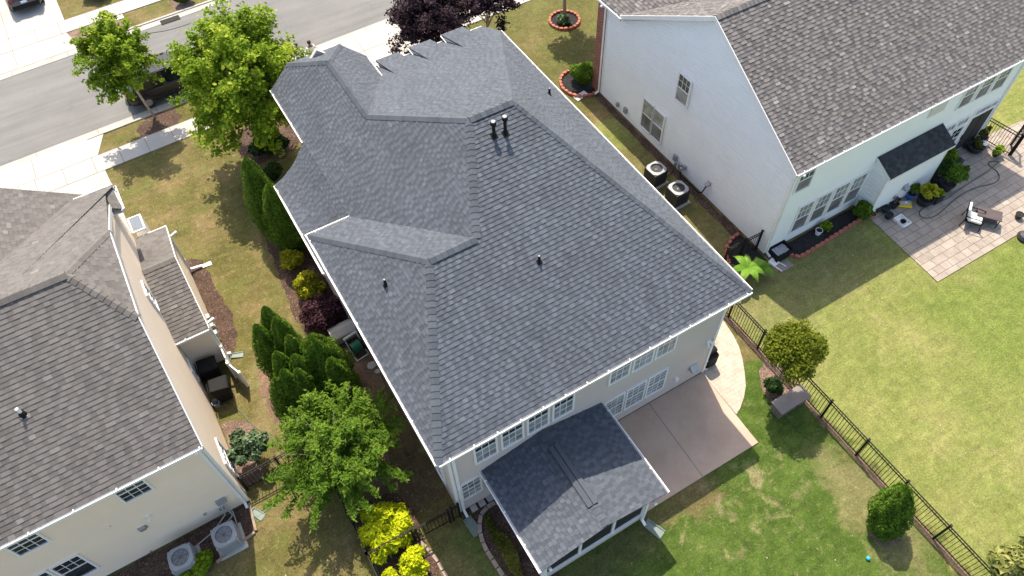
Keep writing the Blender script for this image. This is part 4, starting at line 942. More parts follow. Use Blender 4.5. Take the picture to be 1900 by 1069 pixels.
# meters, disconnect boxes and pipes on the side wall
k = MB()
for s_0, z0, a, b in ((13.70,.45,.20,.30),(14.35,.38,.14,.22),(9.75,.50,.22,.34),(9.35,.34,.16,.26),(9.05,.55,.18,.20)):
    k = MB(); k.obox((xw,0,0),(0,1,0),(-1,0,0), s_0-a/2, s_0+a/2, z0, z0+b, .0, .13); k.build('meter_box', M['grey_metal'], K)
k = MB()
k.tube([(16.86,9.35,.40),(16.70,9.0,.30),(16.62,8.6,.42),(16.72,8.15,.30),(16.80,7.8,.16),(16.86,7.62,.30),(16.90,7.50,.85)], .030, 7)
k.tube([(15.75,9.5,.28),(16.1,9.35,.10),(16.5,9.4,.14),(16.86,9.55,.34)], .022, 6); k.tube([(15.95,8.2,.30),(16.3,8.5,.12),(16.7,9.0,.2),(16.9,9.2,.5)], .02, 6)
k.build('conduit', M['black_metal'], K)
k = MB(); k.tube([(16.8,9.55,.42),(16.8,9.55,.62)], .07, 12); k.tube([(16.8,9.15,.40),(16.8,9.15,.58)], .07, 12); k.build('gas_meter', M['galv'], K)
settle(K)

# ================================================================== THE LEFT HOUSE
Z = thing('cream_house', (-9.5, 10.5, 0), 'cream sided two storey house with worn brown shingles and low side wing', 'house')
lx, yb, ye, ze = -5.70, 4.65, 4.40, 5.17; yr, zr = 9.78, 8.42
fb2 = (zr-ze)/(yr-ye)
r = MB()
J1 = (lx,8.05,ze+fb2*(8.05-ye)); J2 = (lx,12.25,7.10); RE = (-6.95,yr,zr); RW = (-22,yr,zr)
slope(r, [[(-22,ye,ze),(lx,ye,ze),J1,RE,RW]], 71, cells=(.14,.30), pitch=.152, tab=.006, hi=.017)
slope(r, [[J1,J2,RE]], 72, cells=(.14,.32), pitch=.152)
K1 = (-5.43,16.50,5.30); KT = (-8.9,10.30,8.16); Kw = (lx,16.0,5.47)
def plane_through(p, q, s):
    n = (Vector(q)-Vector(p)).cross(Vector(s)-Vector(p)); return n
slope(r, [[RE,J2,Kw]], 73, cells=(.14,.32), pitch=.152, tab=.004, hi=.010)
slope(r, [[RE,Kw,KT]], 73, cells=(.14,.32), pitch=.152, tab=.004, hi=.010)
slope(r, [[Kw,K1,KT]], 73, cells=(.14,.32), pitch=.152, tab=.004, hi=.010)
slope(r, [[RE,KT,(-9.3,yr,zr)]], 73, cells=(.14,.32), pitch=.152, tab=.004, hi=.010)
K2 = (-6.84,16.50,5.30)
zt_ = 8.16; VT = (-9.6,11.0,5.30+(16.5-11.0)*(8.16-5.30)/(16.5-10.30))
slope(r, [[K1,KT,(-11.5,10.30,8.16),(-11.5,16.5,5.30)]], 74, cells=(.14,.32), pitch=.152, tab=.004, hi=.010)
# right-facing skirt at the front corner
slope(r, [[(-5.40,15.15,5.22),K1,Kw,(lx,15.15,5.47)]], 75, cells=(.14,.32), pitch=.152)
# street-side wing whose slope faces right
CR = (-10.0,16.9,7.3)
slope(r, [[(-6.45,16.95,4.92),(-10.0,16.95,7.55),(-10.0,11.9,7.55),(-9.40,11.9,7.106)]], 76, cells=(.14,.32), pitch=.152)
slope(r, [[(-10.0,16.95,7.55),(-13.5,16.95,5.18),(-13.5,11.9,5.18),(-10.0,11.9,7.60)]], 77, cells=(.14,.32), pitch=.152)
zr_ob = r.build('roof', M['roof_brown'], Z)
c = MB(); nb2 = nrm((0,ye,ze),(1,ye,ze),(0,yr,zr)); nf2 = nrm((0,yr,zr),(1,yr,zr),(0,16,5.47))
ridge(c, J1, RE, nb2, nrm(J1,J2,RE), .14); ridge(c, J2, RE, nf2, nrm(J1,J2,RE), .13); ridge(c, RE, RW, nb2, nf2, .15, lift=.055)
ridge(c, K1, KT, nf2, nrm(K1,KT,(-11.5,16.5,5.30)), .13, lift=.006); ridge(c, (-10.0,16.95,7.56), (-10.0,12.1,7.61), (.6,0,1), (-.6,0,1), .14)
c.build('ridge_cap', M['cap_brown'], zr_ob)
gut(Z, 'trim', (-22,ye), (lx,ye), (0,-1), ze-.01, straps=1.22); gut(Z, 'trim', (-5.40,15.15), (-5.40,16.50), (1,0), 5.22, straps=.8); gut(Z, 'trim', (-6.85,16.5), (-5.40,16.50), (0,1), 5.27, straps=.9)
t = MB()
rake(t, (lx+.004,ye-.05,ze), J1, (1,0,0), .03, .15); rake(t, J2, (lx+.004,15.15,5.60), (1,0,0), .03, .15); rake(t, Vector(J1)+Vector((.004,0,0)), Vector(J2)+Vector((.004,0,0)), (1,0,0), .03, .12, .02)
t.box(-22,lx,ye,yb,4.96,4.99); t.box(-5.83,-5.75,yb-.03,yb+.05,.12,4.98)
t.box(-5.8,-5.42,15.15,16.45,5.05,5.08); t.box(-5.43,-5.40,15.1,16.5,5.05,5.22)
t.build('trim', M['trim'], Z)
wl = MB(); LX = -5.79
siding(wl, (0,yb,0), (1,0,0), (0,-1,0), [(-22,.1),(LX-.02,.1),(LX-.02,4.98),(-22,4.98)], .112, .011)
siding(wl, (LX,0,0), (0,1,0), (1,0,0), [(yb+.06,.1),(16.2,.1),(16.2,5.2),(12.25,6.98),(8.05,7.2),(yb+.06,5.05)], .112, .010)
siding(wl, (0,16.3,0), (1,0,0), (0,1,0), [(-14,.1),(LX,.1),(LX,5.2),(-14,5.2)], .112, .010)
wl.build('wall', M['siding_tan'], Z)
fd = MB(); fd.box(-22,LX-.03,yb+.03,yb+.3,-.1,.1); fd.box(LX-.3,LX-.03,yb+.05,16.2,-.1,.1); fd.build('foundation', M['pad'], Z)
dsp(Z, -5.92, yb, .05, ze-.12, (1,0,0), (0,-1,0), .2)
o = (0,yb,0); u = (1,0,0); nn = (0,-1,0)
for x in (-8.52, -11.58, -14.6): window(Z, o, u, nn, x, x+.92, 3.80, 4.96, 3, (2,2), 'glass_green', 'glass')
for x in (-11.50, -12.45): window(Z, o, u, nn, x, x+.90, .86, 2.38, 3, (2,0), 'glass', 'glass')
k = MB(); k.obox(o,u,nn,-8.92,-8.64,1.78,2.02,.0,.03); k.obox(o,u,nn,-8.88,-8.68,1.82,1.98,.03,.10); k.build('wall_vent', M['galv'], Z)
k = MB(); k.obox(o,u,nn,-7.18,-7.09,.72,.82,.0,.06); k.build('hose_tap', M['galv'], Z)
k = MB(); k.obox(o,u,nn,-8.46,-8.32,2.38,2.48,.0,.04); k.tube([(-8.39,4.6,2.42),(-8.39,4.46,2.36)],[.03,.05],8); k.build('flood_light', M['white_plastic'], Z)
k = MB(); k.lathe([(.10,0),(.09,.03),(.05,.04)], (0,0,0), 12); 
for i_, v__ in enumerate(k.v): k.v[i_] = (-9.42+v__[0], yb-.015-v__[2], 2.95+v__[1])
k.build('round_vent', M['siding_tan'], Z)
k = MB(); k.obox(o,u,nn,-6.62,-6.30,.95,1.22,.0,.12); k.obox(o,u,nn,-6.70,-6.52,.52,.62,.0,.08); k.build('electric_box', M['grey_metal'], Z)
k = MB(); k.tube([(-6.45,4.56,.95),(-6.45,4.5,.62),(-6.42,4.35,.25),(-6.75,4.25,.08),(-6.95,4.0,.12)], .03, 7); k.tube([(-6.40,4.56,.95),(-6.36,4.4,.35),(-6.42,4.0,.10),(-6.60,3.7,.15)], .02, 6)
k.tube([(-6.55,4.56,.95),(-6.6,4.4,.45),(-7.2,4.2,.12),(-7.9,4.05,.06),(-8.15,3.85,.18)], .025, 7); k.build('conduit', M['hose_grey'], Z)
o = (LX,0,0); u = (0,1,0); nn = (1,0,0)
window(Z, o, u, nn, 11.30, 12.05, 3.45, 4.60, 2, (2,2), 'glass_green', 'glass_green'); window(Z, o, u, nn, 9.75, 10.45, .75, 1.55, 2, (1,1), 'glass', 'glass')
window(Z, o, u, nn, 5.25, 6.35, .55, 2.1, 3, (2,2), 'glass_green', 'glass_green')
# low gabled side wing
gx = -4.60
k = MB(); slope(k, [[(LX+.02,10.45,2.62),(gx+.08,10.45,2.62),(gx+.08,13.30,3.72),(LX+.02,13.30,3.72)]], 81, cells=(.14,.32), pitch=.152)
slope(k, [[(gx+.08,16.2,2.60),(LX+.02,16.2,2.60),(LX+.02,13.30,3.72),(gx+.08,13.30,3.72)]], 82, cells=(.14,.32), pitch=.152, tab=.004, hi=.010)
wr = k.build('side_wing_roof', M['roof_brown'], Z)
c = MB(); ridge(c, (LX+.03,13.30,3.72), (gx+.08,13.30,3.72), nrm((0,10.45,2.62),(1,10.45,2.62),(0,13.3,3.72)), nrm((0,16.2,2.6),(1,16.2,2.6),(0,13.3,3.72)), .15, lift=.03); c.build('ridge_cap', M['cap_brown'], wr)
k = MB(); siding(k, (gx,0,0), (0,1,0), (1,0,0), [(10.72,.1),(15.95,.1),(15.95,2.6),(13.30,3.60),(10.72,2.62)], .112, .010); siding(k, (0,10.70,0), (1,0,0), (0,-1,0), [(LX+.02,.1),(gx-.01,.1),(gx-.01,2.55),(LX+.02,2.55)], .112, .012)
siding(k, (0,15.97,0), (1,0,0), (0,1,0), [(LX+.02,.1),(gx-.01,.1),(gx-.01,2.55),(LX+.02,2.55)], .112, .012)
ww = k.build('side_wing_wall', M['siding_tan'], Z)
t = MB(); rake(t, (gx+.084,10.42,2.60), (gx+.084,13.3,3.72), (1,0,0), .03, .14); rake(t, (gx+.084,13.3,3.72), (gx+.084,16.2,2.60), (1,0,0), .03, .14); t.box(gx-.04,gx+.03,10.67,10.75,.1,2.55)
gut(wr, 'trim', (LX+.02,10.45), (gx+.08,10.45), (0,-1), 2.60, straps=.9); gut(wr, 'trim', (LX,16.2), (gx+.08,16.2), (0,1), 2.58, straps=.9)
dsp(ww, gx+.01, 15.8, .05, 2.5, (0,1,0), (1,0,0), .5); dsp(ww, gx+.01, 10.85, .05, 2.5, (0,1,0), (1,0,0), .15)
t.build('side_wing_trim', M['trim'], ww)
k = MB()
for s_0, z0, a, b in ((12.1,.95,.22,.34),(11.75,.90,.16,.22),(11.4,.75,.20,.30),(12.0,.5,.12,.2)): k = MB(); k.obox((gx,0,0),(0,1,0),(1,0,0), s_0-a/2, s_0+a/2, z0, z0+b, .0, .14); k.build('meter_box', M['grey_metal'], ww)
# small glazed bump-out near the front corner
k = MB(); k.box(-5.76,-5.22,16.35,17.25,2.75,2.82); k.box(-5.26,-5.22,16.35,17.25,.1,2.75); k.box(-5.76,-5.26,17.21,17.25,.1,2.75); k.build('side_stoop', M['trim'], Z)
k = MB(); k.box(-5.70,-5.28,16.42,17.20,2.82,2.83); k.build('stoop_panel', M['blue_panel'], Z)
pipe_vent(Z, -9.5, 7.0, ze+fb2*(7.0-ye), .36, .045, False, 'trim', 'plumbing_vent', (0,-.5,.85))
k = MB(); zz = ze+fb2*(7.0-ye); k.lathe([(.11,-.04),(.10,.08),(.055,.16)], (-9.5,7.0,zz), 12); k.build('vent_boot', M['black_plastic'], Z)
settle(Z)

# ================================================================== TREES AND SHRUBS
def A3(px, py, z): p = at(px, py, z); return (p.x, p.y, z)
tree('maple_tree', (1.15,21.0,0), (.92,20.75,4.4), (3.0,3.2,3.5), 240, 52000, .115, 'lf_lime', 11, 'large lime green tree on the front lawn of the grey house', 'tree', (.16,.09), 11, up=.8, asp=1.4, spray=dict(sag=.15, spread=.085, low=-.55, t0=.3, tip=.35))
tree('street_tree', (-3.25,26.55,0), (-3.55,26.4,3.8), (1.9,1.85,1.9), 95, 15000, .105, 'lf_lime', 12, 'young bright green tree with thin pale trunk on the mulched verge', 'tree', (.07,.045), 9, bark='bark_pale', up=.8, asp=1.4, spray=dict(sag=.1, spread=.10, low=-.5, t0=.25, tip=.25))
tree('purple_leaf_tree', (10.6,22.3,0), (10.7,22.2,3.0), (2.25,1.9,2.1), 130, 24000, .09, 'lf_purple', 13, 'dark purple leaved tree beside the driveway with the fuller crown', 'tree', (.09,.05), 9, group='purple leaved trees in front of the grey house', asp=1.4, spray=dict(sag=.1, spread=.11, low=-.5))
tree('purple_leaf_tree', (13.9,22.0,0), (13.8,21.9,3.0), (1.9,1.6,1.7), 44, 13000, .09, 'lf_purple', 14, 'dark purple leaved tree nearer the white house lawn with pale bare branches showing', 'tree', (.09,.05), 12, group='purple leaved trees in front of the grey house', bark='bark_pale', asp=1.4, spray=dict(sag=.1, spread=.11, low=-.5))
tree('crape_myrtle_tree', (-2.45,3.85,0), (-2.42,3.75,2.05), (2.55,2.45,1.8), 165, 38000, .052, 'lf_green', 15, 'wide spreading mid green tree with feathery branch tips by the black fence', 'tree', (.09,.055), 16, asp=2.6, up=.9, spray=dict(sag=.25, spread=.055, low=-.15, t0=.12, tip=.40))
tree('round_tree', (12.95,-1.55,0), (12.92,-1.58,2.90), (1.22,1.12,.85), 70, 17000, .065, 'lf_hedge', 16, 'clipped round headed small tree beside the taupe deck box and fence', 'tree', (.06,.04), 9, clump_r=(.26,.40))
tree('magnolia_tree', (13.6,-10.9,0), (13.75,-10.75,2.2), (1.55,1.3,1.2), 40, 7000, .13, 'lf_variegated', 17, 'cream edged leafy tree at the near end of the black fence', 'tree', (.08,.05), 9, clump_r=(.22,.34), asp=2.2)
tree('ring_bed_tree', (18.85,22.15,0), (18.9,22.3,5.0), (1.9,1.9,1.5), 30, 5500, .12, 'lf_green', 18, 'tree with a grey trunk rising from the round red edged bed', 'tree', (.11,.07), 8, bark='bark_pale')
def arb(x, y, h, r, n, seed, label, group, lean=(0,0), lumps=7, power=.60):
    root = thing('arborvitae', (x,y,0), label, 'arborvitae', group)
    t = MB(); t.tube([(x,y,0),(x,y,h*.5)], [.05,.03], 7); t.build('trunk', M['bark'], root)
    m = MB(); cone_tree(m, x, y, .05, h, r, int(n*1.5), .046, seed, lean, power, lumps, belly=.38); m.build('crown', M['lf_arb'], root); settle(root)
gA = 'tall arborvitae by the front left corner of the grey house'
arb(-.55,16.05,4.5,.80,5200,21,'dark narrow evergreen beside the left eave, the one nearer the street',gA)
arb(-.20,14.75,4.0,.85,5200,22,'dark narrow evergreen beside the left eave, the one nearer the gold shrubs',gA)
gB = 'arborvitae clump in the left side yard'
clump = [(490,571,3.9,.62,'rearmost cone of the evergreen clump, nearest the street'),(474,604,3.7,.62,'leftmost cone of the evergreen clump, nearest the cream house'),
 (510,592,3.9,.68,'second cone from the street in the evergreen clump'),(534,624,3.6,.55,'slim cone in the middle of the evergreen clump'),
 (577,626,3.7,1.05,'broadest and densest cone of the evergreen clump, facing the plum shrub'),(612,668,3.0,.72,'rounded low evergreen on the house side of the clump'),
 (511,654,3.5,.55,'narrow cone on the lawn side of the evergreen clump'),(545,660,3.5,.60,'cone between the broad one and the lawn side of the clump'),
 (524,688,3.3,.55,'short pointed cone on the near lawn side of the clump'),(550,686,3.3,.55,'sharp pointed cone just above the spreading green tree'),
 (509,704,3.0,.55,'lowest cone of the evergreen clump, touching the spreading tree')]
for i, (px, py, h, rr, lab) in enumerate(clump):
    p = at(px, py, h); arb(p.x, p.y, h, rr, int(3600*(rr/.6)**1.6), 30+i, lab, gB, lumps=6+i%4)
arb(12.50,-7.45,2.75,.68,5200,51,'squat clipped evergreen standing alone beside the black fence','single arborvitae on the back lawn',(.0,.40),lumps=8,power=.55)

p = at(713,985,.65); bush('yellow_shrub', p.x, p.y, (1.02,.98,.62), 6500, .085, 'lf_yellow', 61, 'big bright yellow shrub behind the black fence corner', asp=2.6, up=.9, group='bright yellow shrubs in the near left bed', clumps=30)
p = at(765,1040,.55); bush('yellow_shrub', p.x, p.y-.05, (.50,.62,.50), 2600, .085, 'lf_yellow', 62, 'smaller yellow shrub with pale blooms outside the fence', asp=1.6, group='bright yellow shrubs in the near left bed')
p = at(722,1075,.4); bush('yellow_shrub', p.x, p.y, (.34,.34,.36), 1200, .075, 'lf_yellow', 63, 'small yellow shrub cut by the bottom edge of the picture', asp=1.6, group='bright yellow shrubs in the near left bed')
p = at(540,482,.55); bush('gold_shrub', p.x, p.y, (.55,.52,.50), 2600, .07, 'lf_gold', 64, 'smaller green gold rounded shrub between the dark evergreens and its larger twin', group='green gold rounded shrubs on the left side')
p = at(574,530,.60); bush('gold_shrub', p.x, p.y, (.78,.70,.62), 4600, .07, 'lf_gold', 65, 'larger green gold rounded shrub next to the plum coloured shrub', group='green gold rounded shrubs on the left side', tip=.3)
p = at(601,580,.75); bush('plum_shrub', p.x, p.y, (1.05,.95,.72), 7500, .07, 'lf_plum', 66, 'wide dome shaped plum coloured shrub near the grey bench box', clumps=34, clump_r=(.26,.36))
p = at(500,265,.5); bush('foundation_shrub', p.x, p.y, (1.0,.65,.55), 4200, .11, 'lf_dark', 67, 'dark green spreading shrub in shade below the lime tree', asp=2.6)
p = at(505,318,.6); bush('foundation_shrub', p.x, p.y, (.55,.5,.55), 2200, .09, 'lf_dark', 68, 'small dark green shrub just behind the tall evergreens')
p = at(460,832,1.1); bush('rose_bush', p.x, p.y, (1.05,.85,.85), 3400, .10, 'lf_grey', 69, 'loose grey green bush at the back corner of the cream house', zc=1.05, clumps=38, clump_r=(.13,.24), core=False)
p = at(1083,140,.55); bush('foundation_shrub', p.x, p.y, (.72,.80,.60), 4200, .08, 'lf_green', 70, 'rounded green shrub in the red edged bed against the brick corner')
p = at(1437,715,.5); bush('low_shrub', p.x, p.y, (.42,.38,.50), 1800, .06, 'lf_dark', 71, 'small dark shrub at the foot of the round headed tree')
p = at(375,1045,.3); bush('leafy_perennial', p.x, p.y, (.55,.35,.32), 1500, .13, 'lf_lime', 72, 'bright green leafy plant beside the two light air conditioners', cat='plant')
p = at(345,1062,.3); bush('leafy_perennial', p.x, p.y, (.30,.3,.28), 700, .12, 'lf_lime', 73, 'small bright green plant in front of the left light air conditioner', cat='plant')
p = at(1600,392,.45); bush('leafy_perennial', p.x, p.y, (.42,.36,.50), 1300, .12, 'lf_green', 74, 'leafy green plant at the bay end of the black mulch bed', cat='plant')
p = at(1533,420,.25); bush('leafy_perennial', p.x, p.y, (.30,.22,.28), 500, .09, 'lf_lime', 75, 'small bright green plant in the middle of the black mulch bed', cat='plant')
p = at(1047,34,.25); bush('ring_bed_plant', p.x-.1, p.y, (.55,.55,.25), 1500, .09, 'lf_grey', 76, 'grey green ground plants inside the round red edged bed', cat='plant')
p = at(1700,0,0)
bush('verge_shrub', -3.0, 39.2, (1.1,.9,.7), 3500, .12, 'lf_lime', 77, 'bright green shrubs beside the driveway across the street')
bush('verge_shrub', 1.0, 35.6, (.9,.5,.5), 1500, .11, 'lf_green', 78, 'green shrub on the far verge near the storm drain')
p = at(283,955,.3); 
bush('weed_patch', at(277,1020)[0], at(277,1020)[1], (.30,.18,.12), 300, .06, 'lf_green', 79, 'low green weeds in the mulch under the cream wall', cat='plant')
# groundcover bed beside the porch: uncountable
m = MB(); rng = np.random.default_rng(5); n = 9000
u1 = rng.random(n); v1 = rng.random(n); yy = -3.5+3.3*u1; xl = .92+.22*np.clip((yy+.8)/1.0,0,1)+.18*np.clip((-2.2-yy),0,1); xr = 1.30+.12*np.sin(3*yy)
pts = np.stack([xl+(xr-xl)*v1, yy, .05+.16*rng.random(n)+.05*np.sin(7*yy+3*v1)], 1)
leaves(m, pts, np.tile([0,0,1.0],(n,1))+rng.normal(size=(n,3))*.5, .05, np.clip(.5+.22*np.sin(2.3*yy)+rng.normal(0,.18,n),0,1), rng, 1.5)
tag(m.build('ground_cover', M['lf_olive']), 'olive gold ground cover filling the curved bed beside the porch', 'ground cover', kind='stuff')
# grass blades where the lawn is close
# banana plants
def banana(x, y, h, n, ln, seed, label):
    root = thing('banana_plant', (x,y,0), label, 'banana plant', 'banana plants by the black fence'); rng = random.Random(seed)
    m = MB(); m.tube([(x,y,0),(x,y,h)], [.09,.06], 8, .4); m.build('stem', M['lf_banana'], root)
    for i in range(n):
        a = 6.283*i/n+rng.uniform(-.3,.3); l_ = ln*rng.uniform(.8,1.15); wd = .17*rng.uniform(.85,1.15)
        m = MB(); prev = None; tn = rng.uniform(.35,.8)
        for j in range(9):
            t = j/8; r_ = l_*t; z = h+.35*l_*math.sin(t*2.3)-.32*l_*t*t; ww_ = wd*math.sin(math.pi*min(1,.12+.88*t)**.8)
            c_ = Vector((x+math.cos(a)*r_, y+math.sin(a)*r_, z)); s_ = Vector((-math.sin(a), math.cos(a), 0))*ww_
            cur = (c_-s_-Vector((0,0,.04)), c_, c_+s_-Vector((0,0,.04)))
            if prev: m.quad([prev[0],prev[1],cur[1],cur[0]], tn); m.quad([prev[1],prev[2],cur[2],cur[1]], min(1,tn+.1))
            prev = cur
        m.build('leaf', M['lf_banana'], root)
    settle(root)
p = at(1388,496,.8); banana(p.x, p.y, .75, 7, .95, 3, 'larger banana plant with broad arching leaves by the eave corner')
p = at(1408,497,.5); banana(p.x, p.y, .45, 5, .70, 4, 'smaller banana plant next to the white downspout elbow')

# ================================================================== FENCES
def fence(name, pts, h, label, post_gap=1.74, picket=.125, cat='fence', last=True, ends=True, rails=(.0,.15), bottom=.14):
    root = thing(name, (pts[0][0],pts[0][1],0), label, cat)
    for i in range(len(pts)-1):
        a = Vector((pts[i][0],pts[i][1],0)); b = Vector((pts[i+1][0],pts[i+1][1],0)); L_ = (b-a).length; e = (b-a).normalized(); n = max(1, round(L_/post_gap)); st = L_/n
        for j in range(n+1 if i == len(pts)-2 and last else n):
            q = a+e*st*j; m = MB(); m.box(q.x-.035,q.x+.035,q.y-.035,q.y+.035,0,h+.05); m.box(q.x-.045,q.x+.045,q.y-.045,q.y+.045,h+.05,h+.07); m.build('post', M['black_metal'], root)
        m = MB(); Zv = Vector((0,0,1))
        for z in (h-rails[0]-.02, h-rails[1]-.02, bottom): m.bar(a+Zv*z, b+Zv*z, .032, .032)
        k = int(L_/picket)
        for j in range(1, k):
            q = a+e*(L_*j/k); 
            if min((q-a-e*st*round((q-a).length/st)).length, 9) < .05: continue
            m.bar(q+Zv*.06, q+Zv*(h-.02), .017, .017)
        m.build('picket_panel', M['black_metal'], root)
    settle(root); return root
fence('metal_fence', [(13.62,9.0),(13.62,1.87),(13.65,-12.1)], 1.30, 'long black picket fence between the back lawn and the neighbour')
fence('metal_fence', [(-2.95,5.1),(-2.93,.40),(-2.93,-3.4)], 1.20, 'black picket fence running from the spreading tree past the yellow shrub')
fence('metal_fence', [(-2.93,.40),(-1.36,.36)], 1.20, 'short black picket fence section in front of the big yellow shrub')
fence('metal_gate', [(-1.22,.34),(-.02,.30)], 1.14, 'black picket gate closing the left side yard', post_gap=3, cat='gate')
fence('metal_fence', [(.10,.30),(.36,.29)], 1.20, 'narrow black fence stub fixed at the grey house corner', post_gap=.26)
fence('metal_fence', [(-5.70,5.10),(-2.98,5.12)], 1.15, 'black picket fence leaving the back corner of the cream house', post_gap=1.35)
fence('metal_fence', [(16.88,3.95),(15.1,4.0)], 1.25, 'short black fence in shade behind the banana plants', post_gap=.9)
fence('metal_fence', [(30.45,3.95),(30.72,2.05)], 1.30, 'black picket fence beside the back door with pots below', post_gap=2)
fence('metal_gate', [(30.80,2.00),(31.35,2.45)], 1.25, 'open black gate leaf at the edge of the stone patio', post_gap=.6, cat='gate')
fence('metal_fence', [(32.35,2.30),(36.0,2.0)], 1.25, 'black fence at the far right edge beyond the gate', post_gap=1.8)

# ================================================================== THINGS
def prim(name, fn, m, label, cat, group=None, bevel=0, smooth=False):
    b = MB(); fn(b); o = b.build(name, M[m], None, smooth=smooth, bevel=bevel); return tag(o, label, cat, group)
def ac(x, y, rz, w_, h, light, label, group):
    root = thing('air_conditioner', (0,0,0), label, 'air conditioner', group); body = 'grey_metal' if light else 'dark_metal'; a = w_/2
    m = MB(); c_ = .10
    oct_ = [(a-c_,-a),(a,-a+c_),(a,a-c_),(a-c_,a),(-a+c_,a),(-a,a-c_),(-a,-a+c_),(-a+c_,-a)]
    m.prism([(x_*.97,y_*.97) for x_,y_ in oct_], .08, h-.06, .3)
    for k in range(9):
        z = .14+k*(h-.24)/9; m.prism(oct_, z, z+.028, .6)
    for sx in (-1,1):
        for sy_ in (-1,1): m.box(sx*(a-.05)-.035, sx*(a-.05)+.035, sy_*(a-.05)-.035, sy_*(a-.05)+.035, .08, h-.04)
    m.build('louvred_body', M[body], root)
    m = MB(); R0 = w_*.37; seg = 32
    def rect(t, q): 
        cx, cy = math.cos(t), math.sin(t); k = q/max(abs(cx),abs(cy),(abs(cx)+abs(cy))/1.62); return (cx*k, cy*k)
    A = [rect(2*math.pi*i/seg, a) for i in range(seg)]; B = [(R0*math.cos(2*math.pi*i/seg), R0*math.sin(2*math.pi*i/seg)) for i in range(seg)]
    for i in range(seg):
        j = (i+1)%seg
        m.add([(*A[i],h-.05),(*A[j],h-.05),(*A[j],h),(*A[i],h),(*B[i],h+.015),(*B[j],h+.015),(*B[i],h-.10),(*B[j],h-.10)], [(0,1,2,3),(3,2,5,4),(4,5,7,6)])
    m.build('top_cover', M['grey_metal'], root)
    m = MB(); m.lathe([(R0,.0),(R0,.01)], (0,0,h-.18), 24); m.build('fan_well', M['interior'], root)
    m = MB()
    for k in range(3):
        t = k*2.094+.5; d = Vector((math.cos(t),math.sin(t),0)); q = Vector((-math.sin(t),math.cos(t),0)); z = Vector((0,0,h-.11))
        m.slab([z+d*.05-q*.04, z+d*R0*.88-q*.11+Vector((0,0,-.03)), z+d*R0*.92+q*.09+Vector((0,0,.03)), z+d*.05+q*.05], (0,0,.008))
    m.lathe([(.075,h-.12),(.07,h-.06),(.02,h-.05)], (0,0,0), 14); m.build('fan', M['grey_metal'], root)
    m = MB()
    for k in range(1,6):
        q = R0*k/5.5; m.tube([(q*math.cos(6.283*i/28), q*math.sin(6.283*i/28), h+.006) for i in range(29)], .0035, 4)
    for k in range(8): t = 6.283*k/8; m.bar((0,0,h+.008),(R0*math.cos(t),R0*math.sin(t),h+.008),.007,.007)
    m.build('fan_guard', M['dark_metal'], root)
    root.location = (x,y,0); root.rotation_euler = (0,0,rz)
    pd = prim('equipment_pad', lambda b: b.box(-a-.09,a+.09,-a-.09,a+.09,-.03,.075), 'pad', 'concrete pad under the '+label.split(',')[0], 'concrete pad', 'pads under air conditioners', bevel=.012)
    pd.location = (x,y,0); pd.rotation_euler = (0,0,rz)
gC = 'air conditioners beside the white house'; gD = 'air conditioners behind the cream house'
ac(15.62,9.52,.06,.78,.88,False,'dark air conditioner with its pad nearer the street',gC)
ac(15.72,8.03,.03,.78,.88,False,'dark air conditioner with its pad nearer the back lawns',gC)
ac(-8.28,3.62,-.05,.78,.78,True,'light grey air conditioner beside the green plant',gD)
ac(-6.80,3.60,-.02,.78,.78,True,'light grey air conditioner nearer the cream house corner',gD)

def splash(x, y, rz, label, m='splash', s=1):
    def fn(b):
        for (x0,x1,z0,z1) in ((-.15,-.12,0,.09),(.12,.15,0,.09)):
            b.add([(x0,0,z0),(x1,0,z0),(x1*1.25,-.66,z0),(x0*1.25,-.66,z0),(x0,0,z1),(x1,0,z1),(x1*1.25,-.66,z1*.6),(x0*1.25,-.66,z1*.6)], [(0,3,2,1),(4,5,6,7),(0,1,5,4),(1,2,6,5),(2,3,7,6),(3,0,4,7)])
        b.add([(-.12,0,.0),(.12,0,.0),(.15,-.66,0),(-.15,-.66,0),(-.12,0,.04),(.12,0,.04),(.15,-.66,.02),(-.15,-.66,.02)], [(0,3,2,1),(4,5,6,7),(0,1,5,4),(1,2,6,5),(2,3,7,6),(3,0,4,7)])
        b.box(-.15,.15,0,.03,0,.10)
    o = prim('splash_block', fn, m, label, 'splash block', 'splash blocks below downspouts'); o.location = (x,y,.004); o.rotation_euler = (0,0,rz); o.scale = (s,s,s)
splash(.52,.08,.12,'green grey splash block at the left back corner of the grey house')
splash(5.72,-3.22,.35,'green grey splash block below the porch downspout')
splash(-5.80,4.25,.5,'green grey splash block at the back corner of the cream house',s=.75)
splash(-4.42,10.75,1.2,'blue grey splash block by the cream side wing',s=.7)
splash(-4.05,15.8,1.57,'white splash block in front of the low side wing','white_plastic',.6)
splash(17.0,3.15,.3,'white splash block at the white house corner by the banana plants','white_plastic')
splash(16.35,16.35,-1.4,'white splash block lying in the bed against the brick corner','white_plastic')

